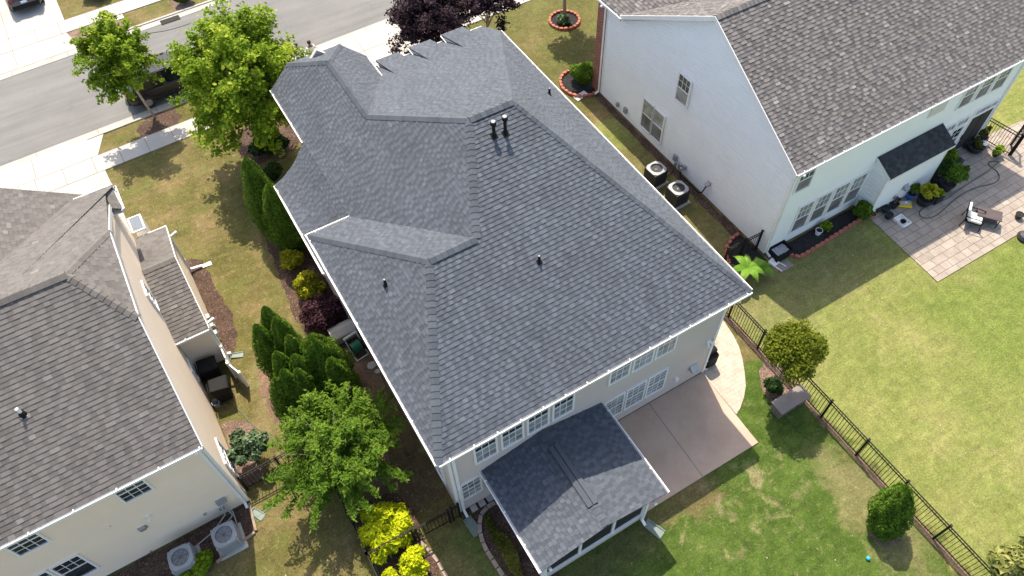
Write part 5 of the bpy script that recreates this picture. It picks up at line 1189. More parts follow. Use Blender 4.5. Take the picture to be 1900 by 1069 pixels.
# edging stones, one object each
def stones(pts, size, m, lab, name, grp, gap=.02, scallop=False, z=0, start=0):
    P = [Vector((p[0],p[1],0)) for p in pts]; segs = [(P[i+1]-P[i]).length for i in range(len(P)-1)]; tot = sum(segs); n = max(1, int(tot/(size[0]+gap)))
    b = MB(); a, w_, h = size[0]/2, size[1]/2, size[2]
    if scallop: poly = [(-a,-w_*.7),(a,-w_*.7),(a,w_*.45)]+[(a*.8*math.cos(t*math.pi/6)*1.0, w_*.45+w_*.6*math.sin(t*math.pi/6)) for t in range(1,6)]+[(-a,w_*.45)]
    else: poly = [(-a,-w_*.92),(a*.97,-w_),(a,w_*.95),(-a*.96,w_)]
    b.prism(poly, -.04, h); src = b.build(name, M[m], None, bevel=.012); tag(src, lab, name.replace('_',' '), grp)
    rng = random.Random(len(pts)*7+n)
    for k in range(n):
        d = tot*(k+.5)/n; i = 0
        while d > segs[i] and i < len(segs)-1: d -= segs[i]; i += 1
        q = P[i]+(P[i+1]-P[i])*(d/segs[i]); e = P[i+1]-P[i]
        o_ = src if k == 0 else src.copy()
        if k: COL.objects.link(o_)
        o_.location = (q.x, q.y, z+rng.uniform(-.012,.012)); o_.rotation_euler = (rng.uniform(-.04,.04), rng.uniform(-.04,.04), math.atan2(e.y,e.x)+rng.uniform(-.06,.06))
circ = lambda cx, cy, rx, ry, a0, a1, n=40: [(cx+rx*math.cos(a0+(a1-a0)*i/n), cy+ry*math.sin(a0+(a1-a0)*i/n)) for i in range(n+1)]
stones(circ(18.80,22.10,.84,.84,0,6.283), (.235,.17,.15), 'brick_edge', 'red edging block in the ring round the grey trunked tree', 'edging_block', 'red edging blocks round the tree bed', scallop=True)
stones(circ(16.55,17.15,1.0,1.10,.9,5.25), (.235,.17,.15), 'brick_edge', 'red edging block of the bed against the brick corner', 'edging_block', 'red edging blocks of the brick corner bed', scallop=True)
stones([(17.80,3.35),(17.95,2.95),(18.15,2.62),(19.2,2.66),(20.4,2.72),(21.4,2.78),(22.25,2.84)], (.26,.17,.13), 'brick_edge', 'red edging block along the black mulch bed', 'edging_block', 'red edging blocks of the black mulch bed', scallop=True)
stones([(16.85,5.02),(16.4,4.95),(15.9,4.72),(15.55,4.3),(15.4,3.9)], (.24,.16,.13), 'brick_edge', 'red edging block in the curve behind the banana plants', 'edging_block', 'red edging blocks by the banana plants', scallop=True)
stones([(1.95,-.02),(1.6,.08),(1.3,.08),(1.0,-.05),(.80,-.28),(.66,-.58),(.58,-.95),(.57,-1.4),(.60,-1.9),(.64,-2.4),(.72,-3.2)], (.30,.145,.11), 'stone_edge', 'pinkish stone edging piece curving round the porch bed', 'edging_stone', 'pinkish edging stones beside the porch')
stones([(.74,.30),(1.05,.30),(1.38,.31),(1.70,.32),(2.05,.33)], (.24,.24,.07), 'paver_white', 'pale square stepping stone against the back wall', 'stepping_stone', 'pale stones under the small window', gap=.03)
stones([(-1.25,.25),(-1.12,-.1),(-1.02,-.6),(-1.0,-1.2),(-1.1,-1.8),(-1.3,-2.6)], (.28,.13,.05), 'stone_edge', 'low stone edging piece beside the near yellow shrubs', 'edging_stone', 'low edging stones by the yellow shrubs')
def beam(name, a, b_, w_, h, m, label, cat, grp=None):
    def fn(b): b.bar((a[0],a[1],h/2), (b_[0],b_[1],h/2), w_, h)
    return prim(name, fn, m, label, cat, grp, bevel=.01)
beam('landscape_timber', (-5.82,4.55), (-5.93,3.50), .09, .10, 'timber', 'edging timber running out from the cream house corner', 'timber')
beam('landscape_timber', (-5.99,3.47), (-7.45,3.16), .09, .10, 'timber', 'edging timber below the right hand light air conditioner', 'timber')
# lawn and yard objects
def deck_box():
    root = thing('deck_box', (12.9,-2.38,0), 'taupe resin deck box with flat lid standing on the lawn by the fence', 'deck box')
    m = MB(); m.box(12.24,13.53,-2.60,-2.16,0,.52); 
    for k in range(5): m.box(12.22,13.55,-2.615,-2.145,.05+k*.095,.09+k*.095)
    m.build('box', M['wicker'], root); m = MB(); m.box(12.16,13.61,-2.68,-2.08,.53,.60); m.build('lid', M['box_brown'], root, bevel=.015)
    m = MB(); m.box(12.85,12.95,-2.70,-2.68,.50,.56); m.build('latch', M['black_plastic'], root); settle(root)
deck_box()
def bench_box():
    root = thing('storage_bench', (-.15,9.25,0), 'pale grey resin storage box under the left eave beside the hose reel', 'storage box')
    x0, x1, y0, y1 = -.68, .34, 8.95, 9.55
    m = MB(); m.box(x0+.04,x1-.04,y0+.03,y1-.03,0,.50); m.build('box', M['box_grey'], root, bevel=.02)
    m = MB(); ys = [(y0,.50),(y0,.56),(y0+.25,.66),(y1-.18,.66),(y1,.58),(y1,.50)]
    n = len(ys); m.add([(x0,y,z) for y,z in ys]+[(x1,y,z) for y,z in ys], [tuple(range(n-1,-1,-1)), tuple(range(n,2*n))]+[(i,(i+1)%n,n+(i+1)%n,n+i) for i in range(n)])
    m.build('lid', M['box_grey'], root, bevel=.01)
    m = MB(); m.box(x0-.01,x1+.01,y0-.03,y0,.44,.54); m.build('front_rail', simple('beige_trim', (.50,.46,.38), .6), root); settle(root)
bench_box()
def hose_reel():
    x, y = .02, 8.30
    root = thing('hose_reel', (x,y,0), 'hose reel cart wound with green hose beside the grey storage box', 'hose reel')
    m = MB(); m.tube([(x-.20,y,.38),(x+.20,y,.38)], .21, 18); m.build('hose', M['hose_green'], root)
    m = MB()
    for k in range(9): m.tube([(x-.19+k*.047+.0,y+.215*math.cos(t*.4487),.38+.215*math.sin(t*.4487)) for t in range(15)], .016, 5)
    m.build('hose_coil', M['hose_green'], root)
    for sx in (-.24,.24):
        m = MB(); m.tube([(x+sx-.01,y,.38),(x+sx+.01,y,.38)], .27, 18); m.build('reel_side', M['black_plastic'], root)
    m = MB()
    for sx in (-.27,.27): m.tube([(x+sx,y-.38,.04),(x+sx,y-.15,.12),(x+sx,y+.1,.55),(x+sx,y+.30,.88)], .018, 6)
    m.tube([(x-.27,y+.30,.88),(x+.27,y+.30,.88)], .02, 6); m.box(x-.30,x+.30,y+.26,y+.34,.80,.84); m.tube([(x-.27,y-.38,.04),(x+.27,y-.38,.04)], .025, 6); m.build('frame', M['white_plastic'], root)
    for sx in (-.30,.30):
        m = MB(); m.tube([(x+sx-.02,y-.05,.12),(x+sx+.02,y-.05,.12)], .12, 14); m.build('wheel', M['black_plastic'], root)
    settle(root); root.rotation_euler = (0,0,.15)
hose_reel()
prim('stepping_stone', lambda b: b.prism(wob(ring(.26,7.42,.24,.17,9),.02,4), -.02, .035), 'pad', 'flat grey stone on bare soil near the hose reel', 'stone')
prim('stepping_stone', lambda b: b.prism(wob(ring(.30,7.05,.11,.09,7),.015,5), -.02, .03), 'pad', 'small broken grey stone next to the larger one', 'stone')
p = at(1611,1036,.07); prim('ball', lambda b: b.lathe([(.001,-.07),(.035,-.061),(.061,-.035),(.07,0),(.061,.035),(.035,.061),(.001,.07)], (p.x,p.y,.07), 16), 'lawn_ball', 'small turquoise ball lying on the back lawn', 'ball', smooth=True)
def grill():
    x, y = 11.50, .80
    root = thing('covered_grill', (x,y,0), 'barbecue grill under a dark cover behind the grey house corner', 'grill')
    m = MB(); m.box(x-.26,x+.26,y-.42,y+.42,.08,.84); m.build('cover', M['black_plastic'], root, bevel=.07)
    m = MB(); m.box(x-.24,x+.24,y-.30,y+.30,.84,1.08); m.build('hood', M['black_plastic'], root, bevel=.09)
    m = MB(); m.box(x-.20,x+.20,y+.42,y+.66,.80,.83); m.build('side_shelf', M['dark_metal'], root)
    for sx in (-.2,.2):
        for s2 in (-.34,.34):
            m = MB(); m.tube([(x+sx,y+s2,0),(x+sx,y+s2,.1)], .04, 8); m.build('caster', M['black_plastic'], root)
    settle(root)
grill()
def bin_(x, y, rz, label, h=1.02):
    root = thing('wheeled_bin', (0,0,0), label, 'bin', 'black wheeled bins beside the cream house')
    m = MB(); m.add([(-.24,-.26,.03),(.24,-.26,.03),(.24,.22,.03),(-.24,.22,.03),(-.31,-.36,h-.1),(.31,-.36,h-.1),(.31,.34,h-.1),(-.31,.34,h-.1)], [(0,3,2,1),(4,5,6,7),(0,1,5,4),(1,2,6,5),(2,3,7,6),(3,0,4,7)])
    m.build('body', M['black_plastic'], root, bevel=.03)
    m = MB(); m.add([(-.33,-.39,h-.09),(.33,-.39,h-.09),(.33,.36,h-.07),(-.33,.36,h-.07),(-.29,-.33,h-.03),(.29,-.33,h-.03),(.29,.30,h+.02),(-.29,.30,h+.02)], [(0,3,2,1),(4,5,6,7),(0,1,5,4),(1,2,6,5),(2,3,7,6),(3,0,4,7)])
    m.build('lid', M['black_plastic'], root, bevel=.025)
    m = MB(); m.tube([(-.24,.40,h-.08),(.24,.40,h-.08)], .02, 8); m.build('handle', M['black_plastic'], root)
    for sx in (-.29,.29):
        m = MB(); m.tube([(sx-.03,.26,.12),(sx+.03,.26,.12)], .12, 14); m.build('wheel', M['tyre'], root)
    root.location = (x,y,0); root.rotation_euler = (0,0,rz)
p = at(382,676,1.0); bin_(p.x, p.y, 1.50, 'black wheeled bin pushed against the cream side wing')
p = at(403,712,1.0); bin_(p.x, p.y, 1.42, 'black wheeled bin nearer the camera with glossy lid')
def screen_panel():
    root = thing('vinyl_screen', (-4.55,10.0,0), 'low white vinyl screen hiding the wheeled bins', 'screen')
    m = MB(); m.box(-4.58,-4.53,9.75,10.62,.1,1.05); m.build('panel', M['trim'], root)
    m = MB(); m.add([(-4.58,9.75,.1),(-4.53,9.75,.1),(-4.28,9.12,.1),(-4.33,9.12,.1),(-4.58,9.75,1.05),(-4.53,9.75,1.05),(-4.28,9.12,1.05),(-4.33,9.12,1.05)], [(0,3,2,1),(4,5,6,7),(0,1,5,4),(1,2,6,5),(2,3,7,6),(3,0,4,7)]); m.build('panel', M['trim'], root)
    for q in ((-4.555,10.6),(-4.555,9.75),(-4.30,9.12)):
        m = MB(); m.box(q[0]-.05,q[0]+.05,q[1]-.05,q[1]+.05,0,1.12); m.build('post', M['trim'], root)
    settle(root)
screen_panel()
def hose(name, pix, m, label, r=.014, z=.018, cat='hose'):
    P = [at(*q) for q in pix]; pts = []
    for i in range(len(P)-1):
        p0, p1, p2, p3 = P[max(i-1,0)], P[i], P[i+1], P[min(i+2,len(P)-1)]
        for k in range(6):
            t = k/6; v_ = .5*((2*p1)+(p2-p0)*t+(2*p0-5*p1+4*p2-p3)*t*t+(3*p1-p0-3*p2+p3)*t**3); pts.append((v_.x, v_.y, z))
    pts.append((P[-1].x,P[-1].y,z)); prim(name, lambda b: b.tube(pts, r, 6), m, label, cat)
hose('garden_hose', [(1852,303),(1833,318),(1805,336),(1780,353),(1750,373),(1722,383),(1708,391),(1705,399),(1711,405),(1722,406),(1738,400),(1758,383),(1785,361),(1812,349),(1838,343),(1850,337),(1853,328),(1847,318),(1836,310),(1833,304),(1840,301),(1852,302)], 'hose_olive', 'olive garden hose looping across the stone patio', r=.022, z=.06)
hose('garden_hose', [(412,745),(428,752),(448,765),(462,782),(480,797),(500,808),(515,826)], 'hose_olive', 'green garden hose on the dry grass behind the cream house', r=.020)
hose('garden_hose', [(478,970),(470,955),(485,948),(500,938),(515,930),(480,958),(455,962)], 'hose_green', 'thin green hose beside the cream house splash block', r=.012)
prim('bucket', lambda b: b.lathe([(.12,.0),(.15,.28),(.135,.28),(.11,.04)], (at(404,752).x,at(404,752).y,0), 14), 'grey_metal', 'grey bucket standing at the foot of the cream wall', 'bucket')
prim('utility_cover', lambda b: b.box(at(220,34).x-.28,at(220,34).x+.28,at(220,34).y-.18,at(220,34).y+.18,0,.05), 'white_plastic', 'white utility cover in the grass across the street', 'utility cover')
x_ = at(316,38).x; y_ = at(316,38).y
def drain(b):
    b.box(x_-.55,x_+.55,y_-.22,y_+.25,.02,.026)
    for k in range(14): b.box(x_-.50+k*.075,x_-.47+k*.075,y_-.19,y_+.22,.026,.05)
prim('storm_drain', drain, 'black_metal', 'dark storm drain grate in the far kerb', 'drain')
hose('crack_seal', [(262,64),(285,61),(310,57),(335,50),(356,43)], 'black_plastic', 'dark line of sealant crossing the street', r=.018, z=.008, cat='crack seal')
p = at(1446,470); prim('black_crate', lambda b: (b.box(p.x-.48,p.x+.42,p.y-.34,p.y+.30,0,.06), b.box(p.x-.48,p.x-.42,p.y-.34,p.y+.30,.06,.36), b.box(p.x+.36,p.x+.42,p.y-.34,p.y+.30,.06,.36), b.box(p.x-.42,p.x+.36,p.y-.34,p.y-.28,.06,.36), b.box(p.x-.42,p.x+.36,p.y+.24,p.y+.30,.06,.36)), 'black_plastic', 'open black crate at the white house corner', 'crate')
prim('crumpled_sheet', lambda b: [b.add([(p.x+a_,p.y+b_,.22),(p.x+a_+.2,p.y+b_+.02,.26),(p.x+a_+.18,p.y+b_+.18,.23),(p.x+a_-.02,p.y+b_+.15,.28)],[(0,1,2,3)]) for a_ in (-.34,-.16,.02,.12) for b_ in (-.2,-.05,.05)], 'bag_grey', 'crumpled pale sheet lying inside the black crate', 'plastic sheet')
prim('flat_slab', lambda b: b.box(at(1455,494).x-.35,at(1455,494).x+.35,at(1455,494).y-.2,at(1455,494).y+.2,-.02,.04), 'box_brown', 'brown slab on the grass in front of the black crate', 'slab')

# patio furniture
def chair():
    root = thing('patio_chair', (0,0,0), 'black framed patio armchair with white cushions', 'chair')
    m = MB(); m.box(-.30,.30,-.32,.30,.30,.34); m.build('seat_frame', M['black_metal'], root)
    m = MB(); m.box(-.28,.28,-.32,.24,.34,.46); m.build('seat_cushion', M['cushion'], root, bevel=.04)
    m = MB(); m.add([(-.28,.18,.44),(.28,.18,.44),(.28,.30,.44),(-.28,.30,.44),(-.27,.34,.98),(.27,.34,.98),(.27,.45,.96),(-.27,.45,.96)], [(0,3,2,1),(4,5,6,7),(0,1,5,4),(1,2,6,5),(2,3,7,6),(3,0,4,7)]); m.build('back_cushion', M['cushion'], root, bevel=.035)
    m = MB(); m.add([(-.31,.30,.34),(.31,.30,.34),(.31,.33,.34),(-.31,.33,.34),(-.31,.46,1.02),(.31,.46,1.02),(.31,.49,1.02),(-.31,.49,1.02)], [(0,3,2,1),(4,5,6,7),(0,1,5,4),(1,2,6,5),(2,3,7,6),(3,0,4,7)]); m.build('backrest', M['black_metal'], root)
    for sx in (-.34,.34):
        m = MB(); m.tube([(sx,-.36,.60),(sx,-.10,.64),(sx,.20,.62),(sx,.40,.66)], .022, 6); m.build('armrest', M['black_metal'], root)
        for sy_, top in ((-.34,.60),(.36,.66)):
            m = MB(); m.tube([(sx,sy_*1.12,0),(sx,sy_,.3),(sx,sy_,top)], .02, 6); m.build('leg', M['black_metal'], root)
    return root
c_ = chair(); p = at(1807,405,.4); c_.location = (p.x,p.y,.04); c_.rotation_euler = (0,0,.55)
def table():
    root = thing('patio_table', (0,0,0), 'low brown patio table beside the white cushioned chair', 'table')
    m = MB(); m.box(-.50,.50,-.30,.30,.48,.52); m.build('tabletop', M['table_brown'], root, bevel=.01)
    m = MB(); m.box(-.44,.44,-.25,.25,.18,.20); m.build('lower_shelf', M['table_brown'], root)
    for sx in (-.44,.44):
        for s2 in (-.25,.25):
            m = MB(); m.bar((sx,s2,0),(sx,s2,.48),.035,.035); m.build('leg', M['black_metal'], root)
    return root
c_ = table(); p = at(1836,398,.5); c_.location = (p.x,p.y,.04); c_.rotation_euler = (0,0,-.95)
def potted(px, py, r, h, m, label, plant=None, pr=None, ph=None, n=600, leaf=.08, seed=1, square=False, zb=.04, grp='potted plants on the stone patio'):
    p = at(px,py,zb); root = thing('potted_plant' if plant else 'plant_pot', (p.x,p.y,zb), label, 'potted plant' if plant else 'plant pot', grp)
    b = MB()
    if square: b.box(p.x-r,p.x+r,p.y-r,p.y+r,zb,zb+h*.9); b.box(p.x-r-.02,p.x+r+.02,p.y-r-.02,p.y+r+.02,zb+h*.88,zb+h)
    else: b.lathe([(r*.72,0),(r*.98,h*.88),(r*1.06,h*.88),(r*1.06,h),(r*.94,h),(r*.92,h*.86)], (p.x,p.y,zb), 18)
    b.build('pot', M[m], root)
    b = MB(); b.lathe([(r*.9,0),(r*.9,.01)], (p.x,p.y,zb+h*.86+.005 if not square else zb+h+.002), 14); b.build('soil', M['mulch_black'], root)
    if plant:
        b = MB()
        for k in range(5): a = k*1.257+seed; b.tube([(p.x,p.y,zb+h*.8),(p.x+math.cos(a)*pr[0]*.5,p.y+math.sin(a)*pr[1]*.5,zb+h+ph)], [.012,.005], 4)
        b.build('stems', M['bark'], root)
        b = MB(); crown(b, (p.x,p.y,zb+h+ph), pr, 14, n, leaf, seed, clump_r=(.3,.45), asp=2.0); b.build('foliage', M[plant], root)
    settle(root); return root
gp = None
potted(1712,377,.36,.42,'pot_black','wide black pot with yellowish leafy plant beside the hose loop','lf_gold',(.42,.4,.34),.38,900,.10,1)
potted(1687,368,.20,.34,'pot_blue','blue glazed pot with a small green plant','lf_green',(.28,.26,.24),.28,500,.08,2)
potted(1733,371,.24,.30,'pot_black','square black planter with low bright green plant','lf_lime',(.28,.28,.16),.16,700,.06,3,True)
potted(1752,350,.34,.42,'pot_black','black pot holding the widest ferny green bush','lf_green',(.66,.60,.45),.48,2600,.07,4)
potted(1735,338,.30,.40,'pot_black','pot with dark ferny bush against the bay wall','lf_dark',(.50,.45,.42),.55,1500,.08,5)
potted(1744,317,.28,.38,'pot_black','tall ferny plant at the far end of the row','lf_green',(.50,.46,.44),.60,1700,.08,6)
potted(1768,305,.26,.34,'pot_black','empty square black planter with white rim stripe',None,square=True,seed=7)
potted(1783,325,.10,.16,'pot_black','small pot with sparse fern fronds beside the ferny bush','lf_green',(.30,.26,.14),.20,260,.09,8)
potted(1647,404,.17,.24,'pot_black','small empty black pot near the lawn edge',None)
potted(1641,392,.18,.28,'pot_green','dark green empty pot by the bay corner',None)
potted(1624,391,.22,.34,'pot_black','tall black pot at the bay corner',None)
potted(1631,384,.18,.30,'pot_black','black pot tucked against the bay wall',None)
potted(1656,384,.20,.26,'pot_black','black pot with bare reddish twigs','lf_plum',(.2,.2,.2),.25,60,.05,9)
potted(1617,402,.15,.20,'terracotta','terracotta pot on the patio beside the lawn edge',None)
potted(1603,405,.12,.16,'terracotta','small terracotta pot at the end of the red edging',None,zb=0)
potted(1789,272,.22,.48,'pot_black','tall charcoal cylinder planter beside the back door',None)
potted(1806,278,.40,.34,'pot_black','large black tub with sparse stems beside the door','lf_olive',(.34,.34,.16),.1,400,.06,10)
potted(1817,262,.26,.34,'pot_black','dark pot with dead stems behind the large tub','lf_olive',(.34,.3,.30),.3,500,.07,11)
potted(1846,288,.18,.22,'pot_black','pot with trailing bright plant below the picket fence','lf_lime',(.34,.2,.16),.14,500,.07,12)
potted(1888,404,.17,.24,'pot_black','round black pot standing alone near the far patio edge',None)
potted(1517,434,.15,.26,'white_plastic','white pot standing on the black mulch',None,zb=.03)
def side_table(px, py, label):
    p = at(px,py,.55); root = thing('side_table', (p.x,p.y,.04), label, 'side table'); b = MB(); b.lathe([(.16,.50),(.17,.515),(.16,.53)], (p.x,p.y,0), 18); b.build('tabletop', M['white_plastic'], root)
    for k in range(3):
        a = k*2.094; b = MB(); b.tube([(p.x+.1*math.cos(a),p.y+.1*math.sin(a),.5),(p.x+.18*math.cos(a),p.y+.18*math.sin(a),.04)], .01, 5); b.build('leg', M['black_metal'], root)
    settle(root)
side_table(1827,265,'small round white side table among the pots by the door')
p = at(1678,380,.05); prim('soil_bag', lambda b: b.prism([(p.x-.42,p.y+.10),(p.x-.22,p.y+.34),(p.x+.36,p.y-.06),(p.x+.10,p.y-.34)], .045, .14), 'yellow_bag', 'flat yellow bag lying on the stone patio', 'bag', bevel=.03)
prim('soil_bag', lambda b: b.prism([(p.x-.26,p.y+.06),(p.x-.14,p.y+.20),(p.x+.28,p.y-.02),(p.x+.14,p.y-.20)], .143, .20), 'bag_grey', 'clear grey bag on top of the yellow bag', 'bag', bevel=.02)
prim('bag_print', lambda b: b.prism([(p.x-.05,p.y-.02),(p.x+.0,p.y+.06),(p.x+.11,p.y+.0),(p.x+.05,p.y-.08)], .203, .206), 'white_plastic', 'small white card lying on the clear grey bag', 'card')
p = at(1673,412,.04)
def tray(b):
    b.box(p.x-.24,p.x+.24,p.y-.30,p.y+.30,.045,.06)
    for q in ((-.24,-.21,-.30,.30),(.21,.24,-.30,.30),(-.21,.21,-.30,-.27),(-.21,.21,.27,.30)): b.box(p.x+q[0],p.x+q[1],p.y+q[2],p.y+q[3],.06,.17)
t_ = prim('plastic_tray', tray, 'white_plastic', 'white rectangular tray on the patio holding a black bowl', 'tray')
prim('bowl', lambda b: b.lathe([(.08,.065),(.13,.15),(.115,.15),(.06,.085)], (p.x,p.y-.04,0), 14), 'black_plastic', 'round black bowl standing in the white tray', 'bowl')
p = at(1900,441,.1)
def robot(b): b.lathe([(.30,.03),(.34,.10),(.26,.22),(.08,.26)], (p.x+.1,p.y,0), 20)
prim('kettle_lid', robot, 'dark_metal', 'round dark object on the grass at the right picture edge', 'garden object', smooth=False)

# ================================================================== CARS
def car(name, x, y, rz, paint, label, L_=4.75, W=1.86, Hh=1.68, suv=True):
    root = thing(name, (0,0,0), label, 'car')
    hw = W/2
    # body stations: x, z bottom, z belt, half width
    st = [(-L_/2,.42,.86,.80),(-L_/2+.10,.30,1.02,.90),(-L_/2+.55,.24,1.06,.97),(-.9,.24,1.04,1.0),(.6,.24,1.00,1.0),(1.15,.24,.98,.985),(1.75,.26,.90,.95),(L_/2-.12,.32,.76,.86),(L_/2,.42,.62,.74)]
    m = MB(); n0 = 0; K_ = 10
    for (sx,zb,zt,f) in st:
        h = hw*f; pr = [(-h*.86,zb),(-h*.99,zb+.14),(-h,(zb+zt)/2),(-h*.965,zt-.07),(-h*.88,zt),(h*.88,zt),(h*.965,zt-.07),(h,(zb+zt)/2),(h*.99,zb+.14),(h*.86,zb)]
        m.v += [(sx,a,b) for a,b in pr]
    for i in range(len(st)-1):
        for k in range(K_): k2 = (k+1)%K_; m.f.append((i*K_+k,i*K_+k2,(i+1)*K_+k2,(i+1)*K_+k)); m.t.append(.5)
    m.f.append(tuple(range(K_))); m.t.append(.5); m.f.append(tuple((len(st)-1)*K_+k for k in range(K_-1,-1,-1))); m.t.append(.5)
    bo = m.build('body', M[paint], root, smooth=False, bevel=.03)
    # glasshouse
    zt = Hh; r0 = -L_/2+.35 if suv else -L_/2+.75
    low = [(r0,1.04,hw*.90),(-.3,1.03,hw*.92),(.55,1.01,hw*.92),(1.28,.97,hw*.86)]; top = [(r0+.32,zt-.06,hw*.70),(-.4,zt,hw*.74),(.25,zt-.02,hw*.73),(.52,zt-.07,hw*.70)]
    m = MB(); V4 = []
    for (a,b) in zip(low, top): V4 += [(a[0],-a[2],a[1]-.02),(b[0],-b[2],b[1]-.01),(b[0],b[2],b[1]-.01),(a[0],a[2],a[1]-.02)]
    fs = []
    for i in range(3):
        q = i*4; fs += [(q,q+4,q+5,q+1),(q+1,q+5,q+6,q+2),(q+2,q+6,q+7,q+3)]
    fs += [(0,1,2,3),(12,15,14,13)]; m.add(V4, fs); m.build('windows', M['car_glass'], root)
    m = MB()
    for i in range(3):
        a, b = top[i], top[i+1]; m.slab([(a[0],-a[2]*1.01,a[1]+.012),(b[0],-b[2]*1.01,b[1]+.012),(b[0],b[2]*1.01,b[1]+.012),(a[0],a[2]*1.01,a[1]+.012)], (0,0,-.03))
    for s_ in (-1,1):
        for i in range(4): a, b = low[i], top[i]; m.bar((a[0],s_*a[2]*1.005,a[1]),(b[0],s_*b[2]*1.01,b[1]+.0),.07 if i in (0,3) else .05,.05)
        m.bar((top[0][0],s_*top[0][2]*.92,zt-.02),(top[2][0],s_*top[2][2]*.92,zt+.03),.04,.03)
    m.build('roof', M[paint], root)
    for sx in (-L_/2+.86, L_/2-.92):
        for s_ in (-1,1):
            m = MB(); m.tube([(sx,s_*(hw-.20),.345),(sx,s_*(hw+.005),.345)], .345, 22); wo = m.build('wheel', M['tyre'], root)
            m = MB(); m.tube([(sx,s_*(hw-.02),.345),(sx,s_*(hw+.018),.345)], [.21,.19], 16); m.build('rim', M['rim'], wo)
    for s_ in (-1,1):
        m = MB(); m.box(L_/2-.32,L_/2-.02,s_*hw*.60-.14,s_*hw*.60+.14,.58,.74); m.build('headlight', M['light_glass'], root)
        m = MB(); m.box(-L_/2-.02,-L_/2+.20,s_*hw*.70-.13,s_*hw*.70+.13,.80,.98); m.build('tail_light', M['tail_lamp'], root)
        m = MB(); m.box(.72,.90,s_*(hw+.10)-.09,s_*(hw+.10)+.09,.98,1.12); m.build('mirror', M[paint], root, bevel=.02)
    m = MB(); m.box(-L_/2-.05,-L_/2+.15,-hw*.80,hw*.80,.40,.62); m.build('rear_bumper', M['black_plastic'], root, bevel=.03)
    m = MB(); m.box(L_/2-.15,L_/2+.03,-hw*.72,hw*.72,.34,.52); m.build('front_bumper', M['black_plastic'], root, bevel=.03)
    m = MB(); m.box(-L_/2-.055,-L_/2-.03,-.17,.17,.72,.84); m.build('licence_plate', M['plate'], root)
    root.location = (x,y,0); root.rotation_euler = (0,0,rz); return root
car('parked_suv', -1.70, 28.38, .028, 'black_paint', 'black sport utility car parked at the kerb under the street trees')
car('parked_car', -7.05, 41.95, math.pi/2, 'grey_paint', 'dark grey car standing on the driveway across the street, seen from behind')

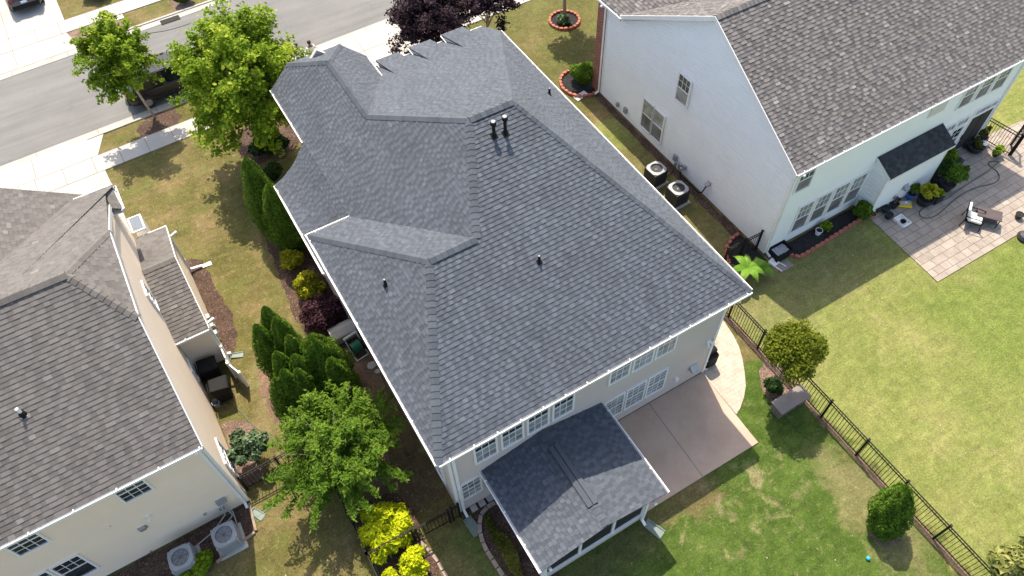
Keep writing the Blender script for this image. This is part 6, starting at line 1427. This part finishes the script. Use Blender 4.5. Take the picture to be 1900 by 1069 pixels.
# ================================================================== PEOPLE
def skinned(name, verts, edges, rad, m, parent, sub=2):
    me = bpy.data.meshes.new(name); me.from_pydata([tuple(v_) for v_ in verts], edges, []); me.materials.append(m)
    ob = bpy.data.objects.new(name, me); link(ob, parent)
    md = ob.modifiers.new('skin', 'SKIN'); md.use_smooth_shade = True
    sl_ = me.skin_vertices[0].data if me.skin_vertices else None
    if sl_ is None:
        import bmesh; bm = bmesh.new(); bm.from_mesh(me); bm.verts.layers.skin.verify(); bm.to_mesh(me); bm.free(); sl_ = me.skin_vertices[0].data
    for i, r_ in enumerate(rad): sl_[i].radius = r_ if hasattr(r_, '__len__') else (r_, r_)
    sl_[0].use_root = True
    sd = ob.modifiers.new('sub', 'SUBSURF'); sd.levels = sub; sd.render_levels = sub; return ob
def person(x, y, rz, label, arms):
    root = thing('person', (0,0,0), label, 'person', 'people standing by the driveway')
    V_ = [(0,0,.95),(0,0,1.12),(0,0,1.30),(0,-.01,1.42),(0,-.01,1.50),(0,.0,1.58),(0,.0,1.68),(0,0,1.745),  # pelvis..head
          (-.10,0,.90),(-.11,.01,.50),(-.11,-.02,.09),(-.12,.12,.04),(.10,0,.90),(.11,.01,.50),(.11,-.02,.09),(.12,.12,.04)]
    E2 = [(0,1),(1,2),(2,3),(3,4),(4,5),(5,6),(6,7),(0,8),(8,9),(9,10),(10,11),(0,12),(12,13),(13,14),(14,15)]
    Rd = [(.15,.11),(.14,.10),(.16,.11),(.12,.09),.055,.075,.095,.06,(.095,.095),.062,.042,.035,(.095,.095),.062,.042,.035]
    hands = []
    for s_ in (-1,1):
        i = len(V_); sh, elb, wr_, hd = arms
        V_ += [(s_*sh[0],sh[1],sh[2]),(s_*elb[0],elb[1],elb[2]),(s_*wr_[0],wr_[1],wr_[2]+.03*s_),(s_*hd[0],hd[1],hd[2]+.03*s_)]
        E2 += [(3,i),(i,i+1),(i+1,i+2),(i+2,i+3)]; Rd += [.062,.045,.030,(.040,.018)]; hands.append((V_[i+2],V_[i+3]))
        w3 = Vector(V_[i+3]); d = (w3-Vector(V_[i+2])).normalized(); sd = d.cross(Vector((0,0,1))).normalized()
        for k in range(4):
            j = len(V_); q = w3+sd*(k-1.5)*.019; V_ += [tuple(q+d*.045), tuple(q+d*(.072+.008*(k in (1,2)))-Vector((0,0,.018)))]; E2 += [(i+3,j),(j,j+1)]; Rd += [.009,.008]
        j = len(V_); V_ += [tuple(w3-sd*s_*.045+d*.01), tuple(w3-sd*s_*.055+d*.04)]; E2 += [(i+3,j),(j,j+1)]; Rd += [.011,.009]
    body = skinned('body', V_, E2, Rd, M['skin'], root)
    f = MB(); 
    for s_ in (-1,1): f.lathe([(.012,0),(.008,.008)], (s_*.032,.088,1.665), 8)
    f.add([(-.012,.085,1.64),(.012,.085,1.64),(0,.112,1.632),(0,.088,1.672)], [(0,1,2),(1,3,2),(3,0,2)]); f.box(-.025,.025,.082,.09,1.60,1.607); f.build('face', M['hair'], body)
    for s_ in (-1,1):
        f = MB(); f.lathe([(.015,-.02),(.02,0),(.012,.02)], (s_*.092,0,1.65), 8); f.build('ear', M['skin'], body)
    sh, elb, wr_, hd = arms; mid = [(sh[i]+elb[i]*2)/3 for i in range(3)]
    Vs = [(0,0,.90),(0,0,1.12),(0,0,1.30),(0,-.01,1.42)]; Es = [(0,1),(1,2),(2,3)]; Rs = [(.185,.145),(.170,.130),(.190,.14),(.13,.10)]
    for s_ in (-1,1):
        i = len(Vs); Vs += [(s_*sh[0],sh[1],sh[2]),(s_*mid[0],mid[1],mid[2])]; Es += [(3,i),(i,i+1)]; Rs += [.082,.072]
    skinned('t_shirt', Vs, Es, Rs, M['shirt'], root)
    skinned('shorts', [(0,0,.94),(0,0,.86),(-.11,0,.80),(-.115,.01,.52),(.11,0,.80),(.115,.01,.52)], [(0,1),(1,2),(2,3),(1,4),(4,5)], [(.165,.125),(.165,.12),.11,.10,.11,.10], M['shorts'], root)
    h_ = MB(); h_.lathe([(.098,-.02),(.104,.03),(.090,.075),(.05,.102),(.01,.108)], (0,-.012,1.665), 18); h_.build('hair', M['hair'], root, smooth=True)
    for s_ in (-1,1):
        q = MB(); q.box(s_*.12-.05,s_*.12+.05,-.10,.18,0,.09); q.build('shoe', M['white_plastic'], root, bevel=.03)
    root.location = (x,y,0); root.rotation_euler = (0,0,rz)
person(5.30,25.75,math.pi+.25,'person in a white t-shirt and dark shorts, arms folded, nearer the driveway', ((.19,-.01,1.38),(.27,.03,1.12),(.10,.20,1.10),(-.02,.23,1.12)))
person(4.62,25.9,math.pi-.5,'person in a white t-shirt partly hidden by the lime green tree', ((.19,-.01,1.38),(.25,-.02,1.10),(.24,.10,.88),(.23,.13,.80)))

# dry leaves and pale clippings strewn over the grass: uncountable
rng = np.random.default_rng(77); m = MB()
def litter(n, x0, x1, y0, y1, size, z=.02):
    p = np.stack([rng.uniform(x0,x1,n), rng.uniform(y0,y1,n), np.full(n, z)], 1)
    leaves(m, p, np.tile([0,0,1.0],(n,1))+rng.normal(size=(n,3))*.3, size, np.clip(rng.normal(.5,.25,n),0,1), rng, 1.5)
litter(260, -6, -1.2, 9, 24, .032); litter(150, 1.0, 13.4, -10, -3.4, .032); litter(180, 13.9, 30, -9, -1.5, .03); litter(160, -9, -3.2, -2, 3.0, .032)
litter(160, 11.5, 16.6, 3, 15, .035); litter(160, -3, .2, 1, 8, .035); litter(160, 17, 29.8, -1.2, 2.6, .035, .055)
tag(m.build('leaf_litter', leafmat('dry_leaf', (.10,.06,.03), (.34,.27,.15), (.62,.56,.42), .1)), 'dry leaves and pale clippings strewn over the lawns', 'leaf litter', kind='stuff')
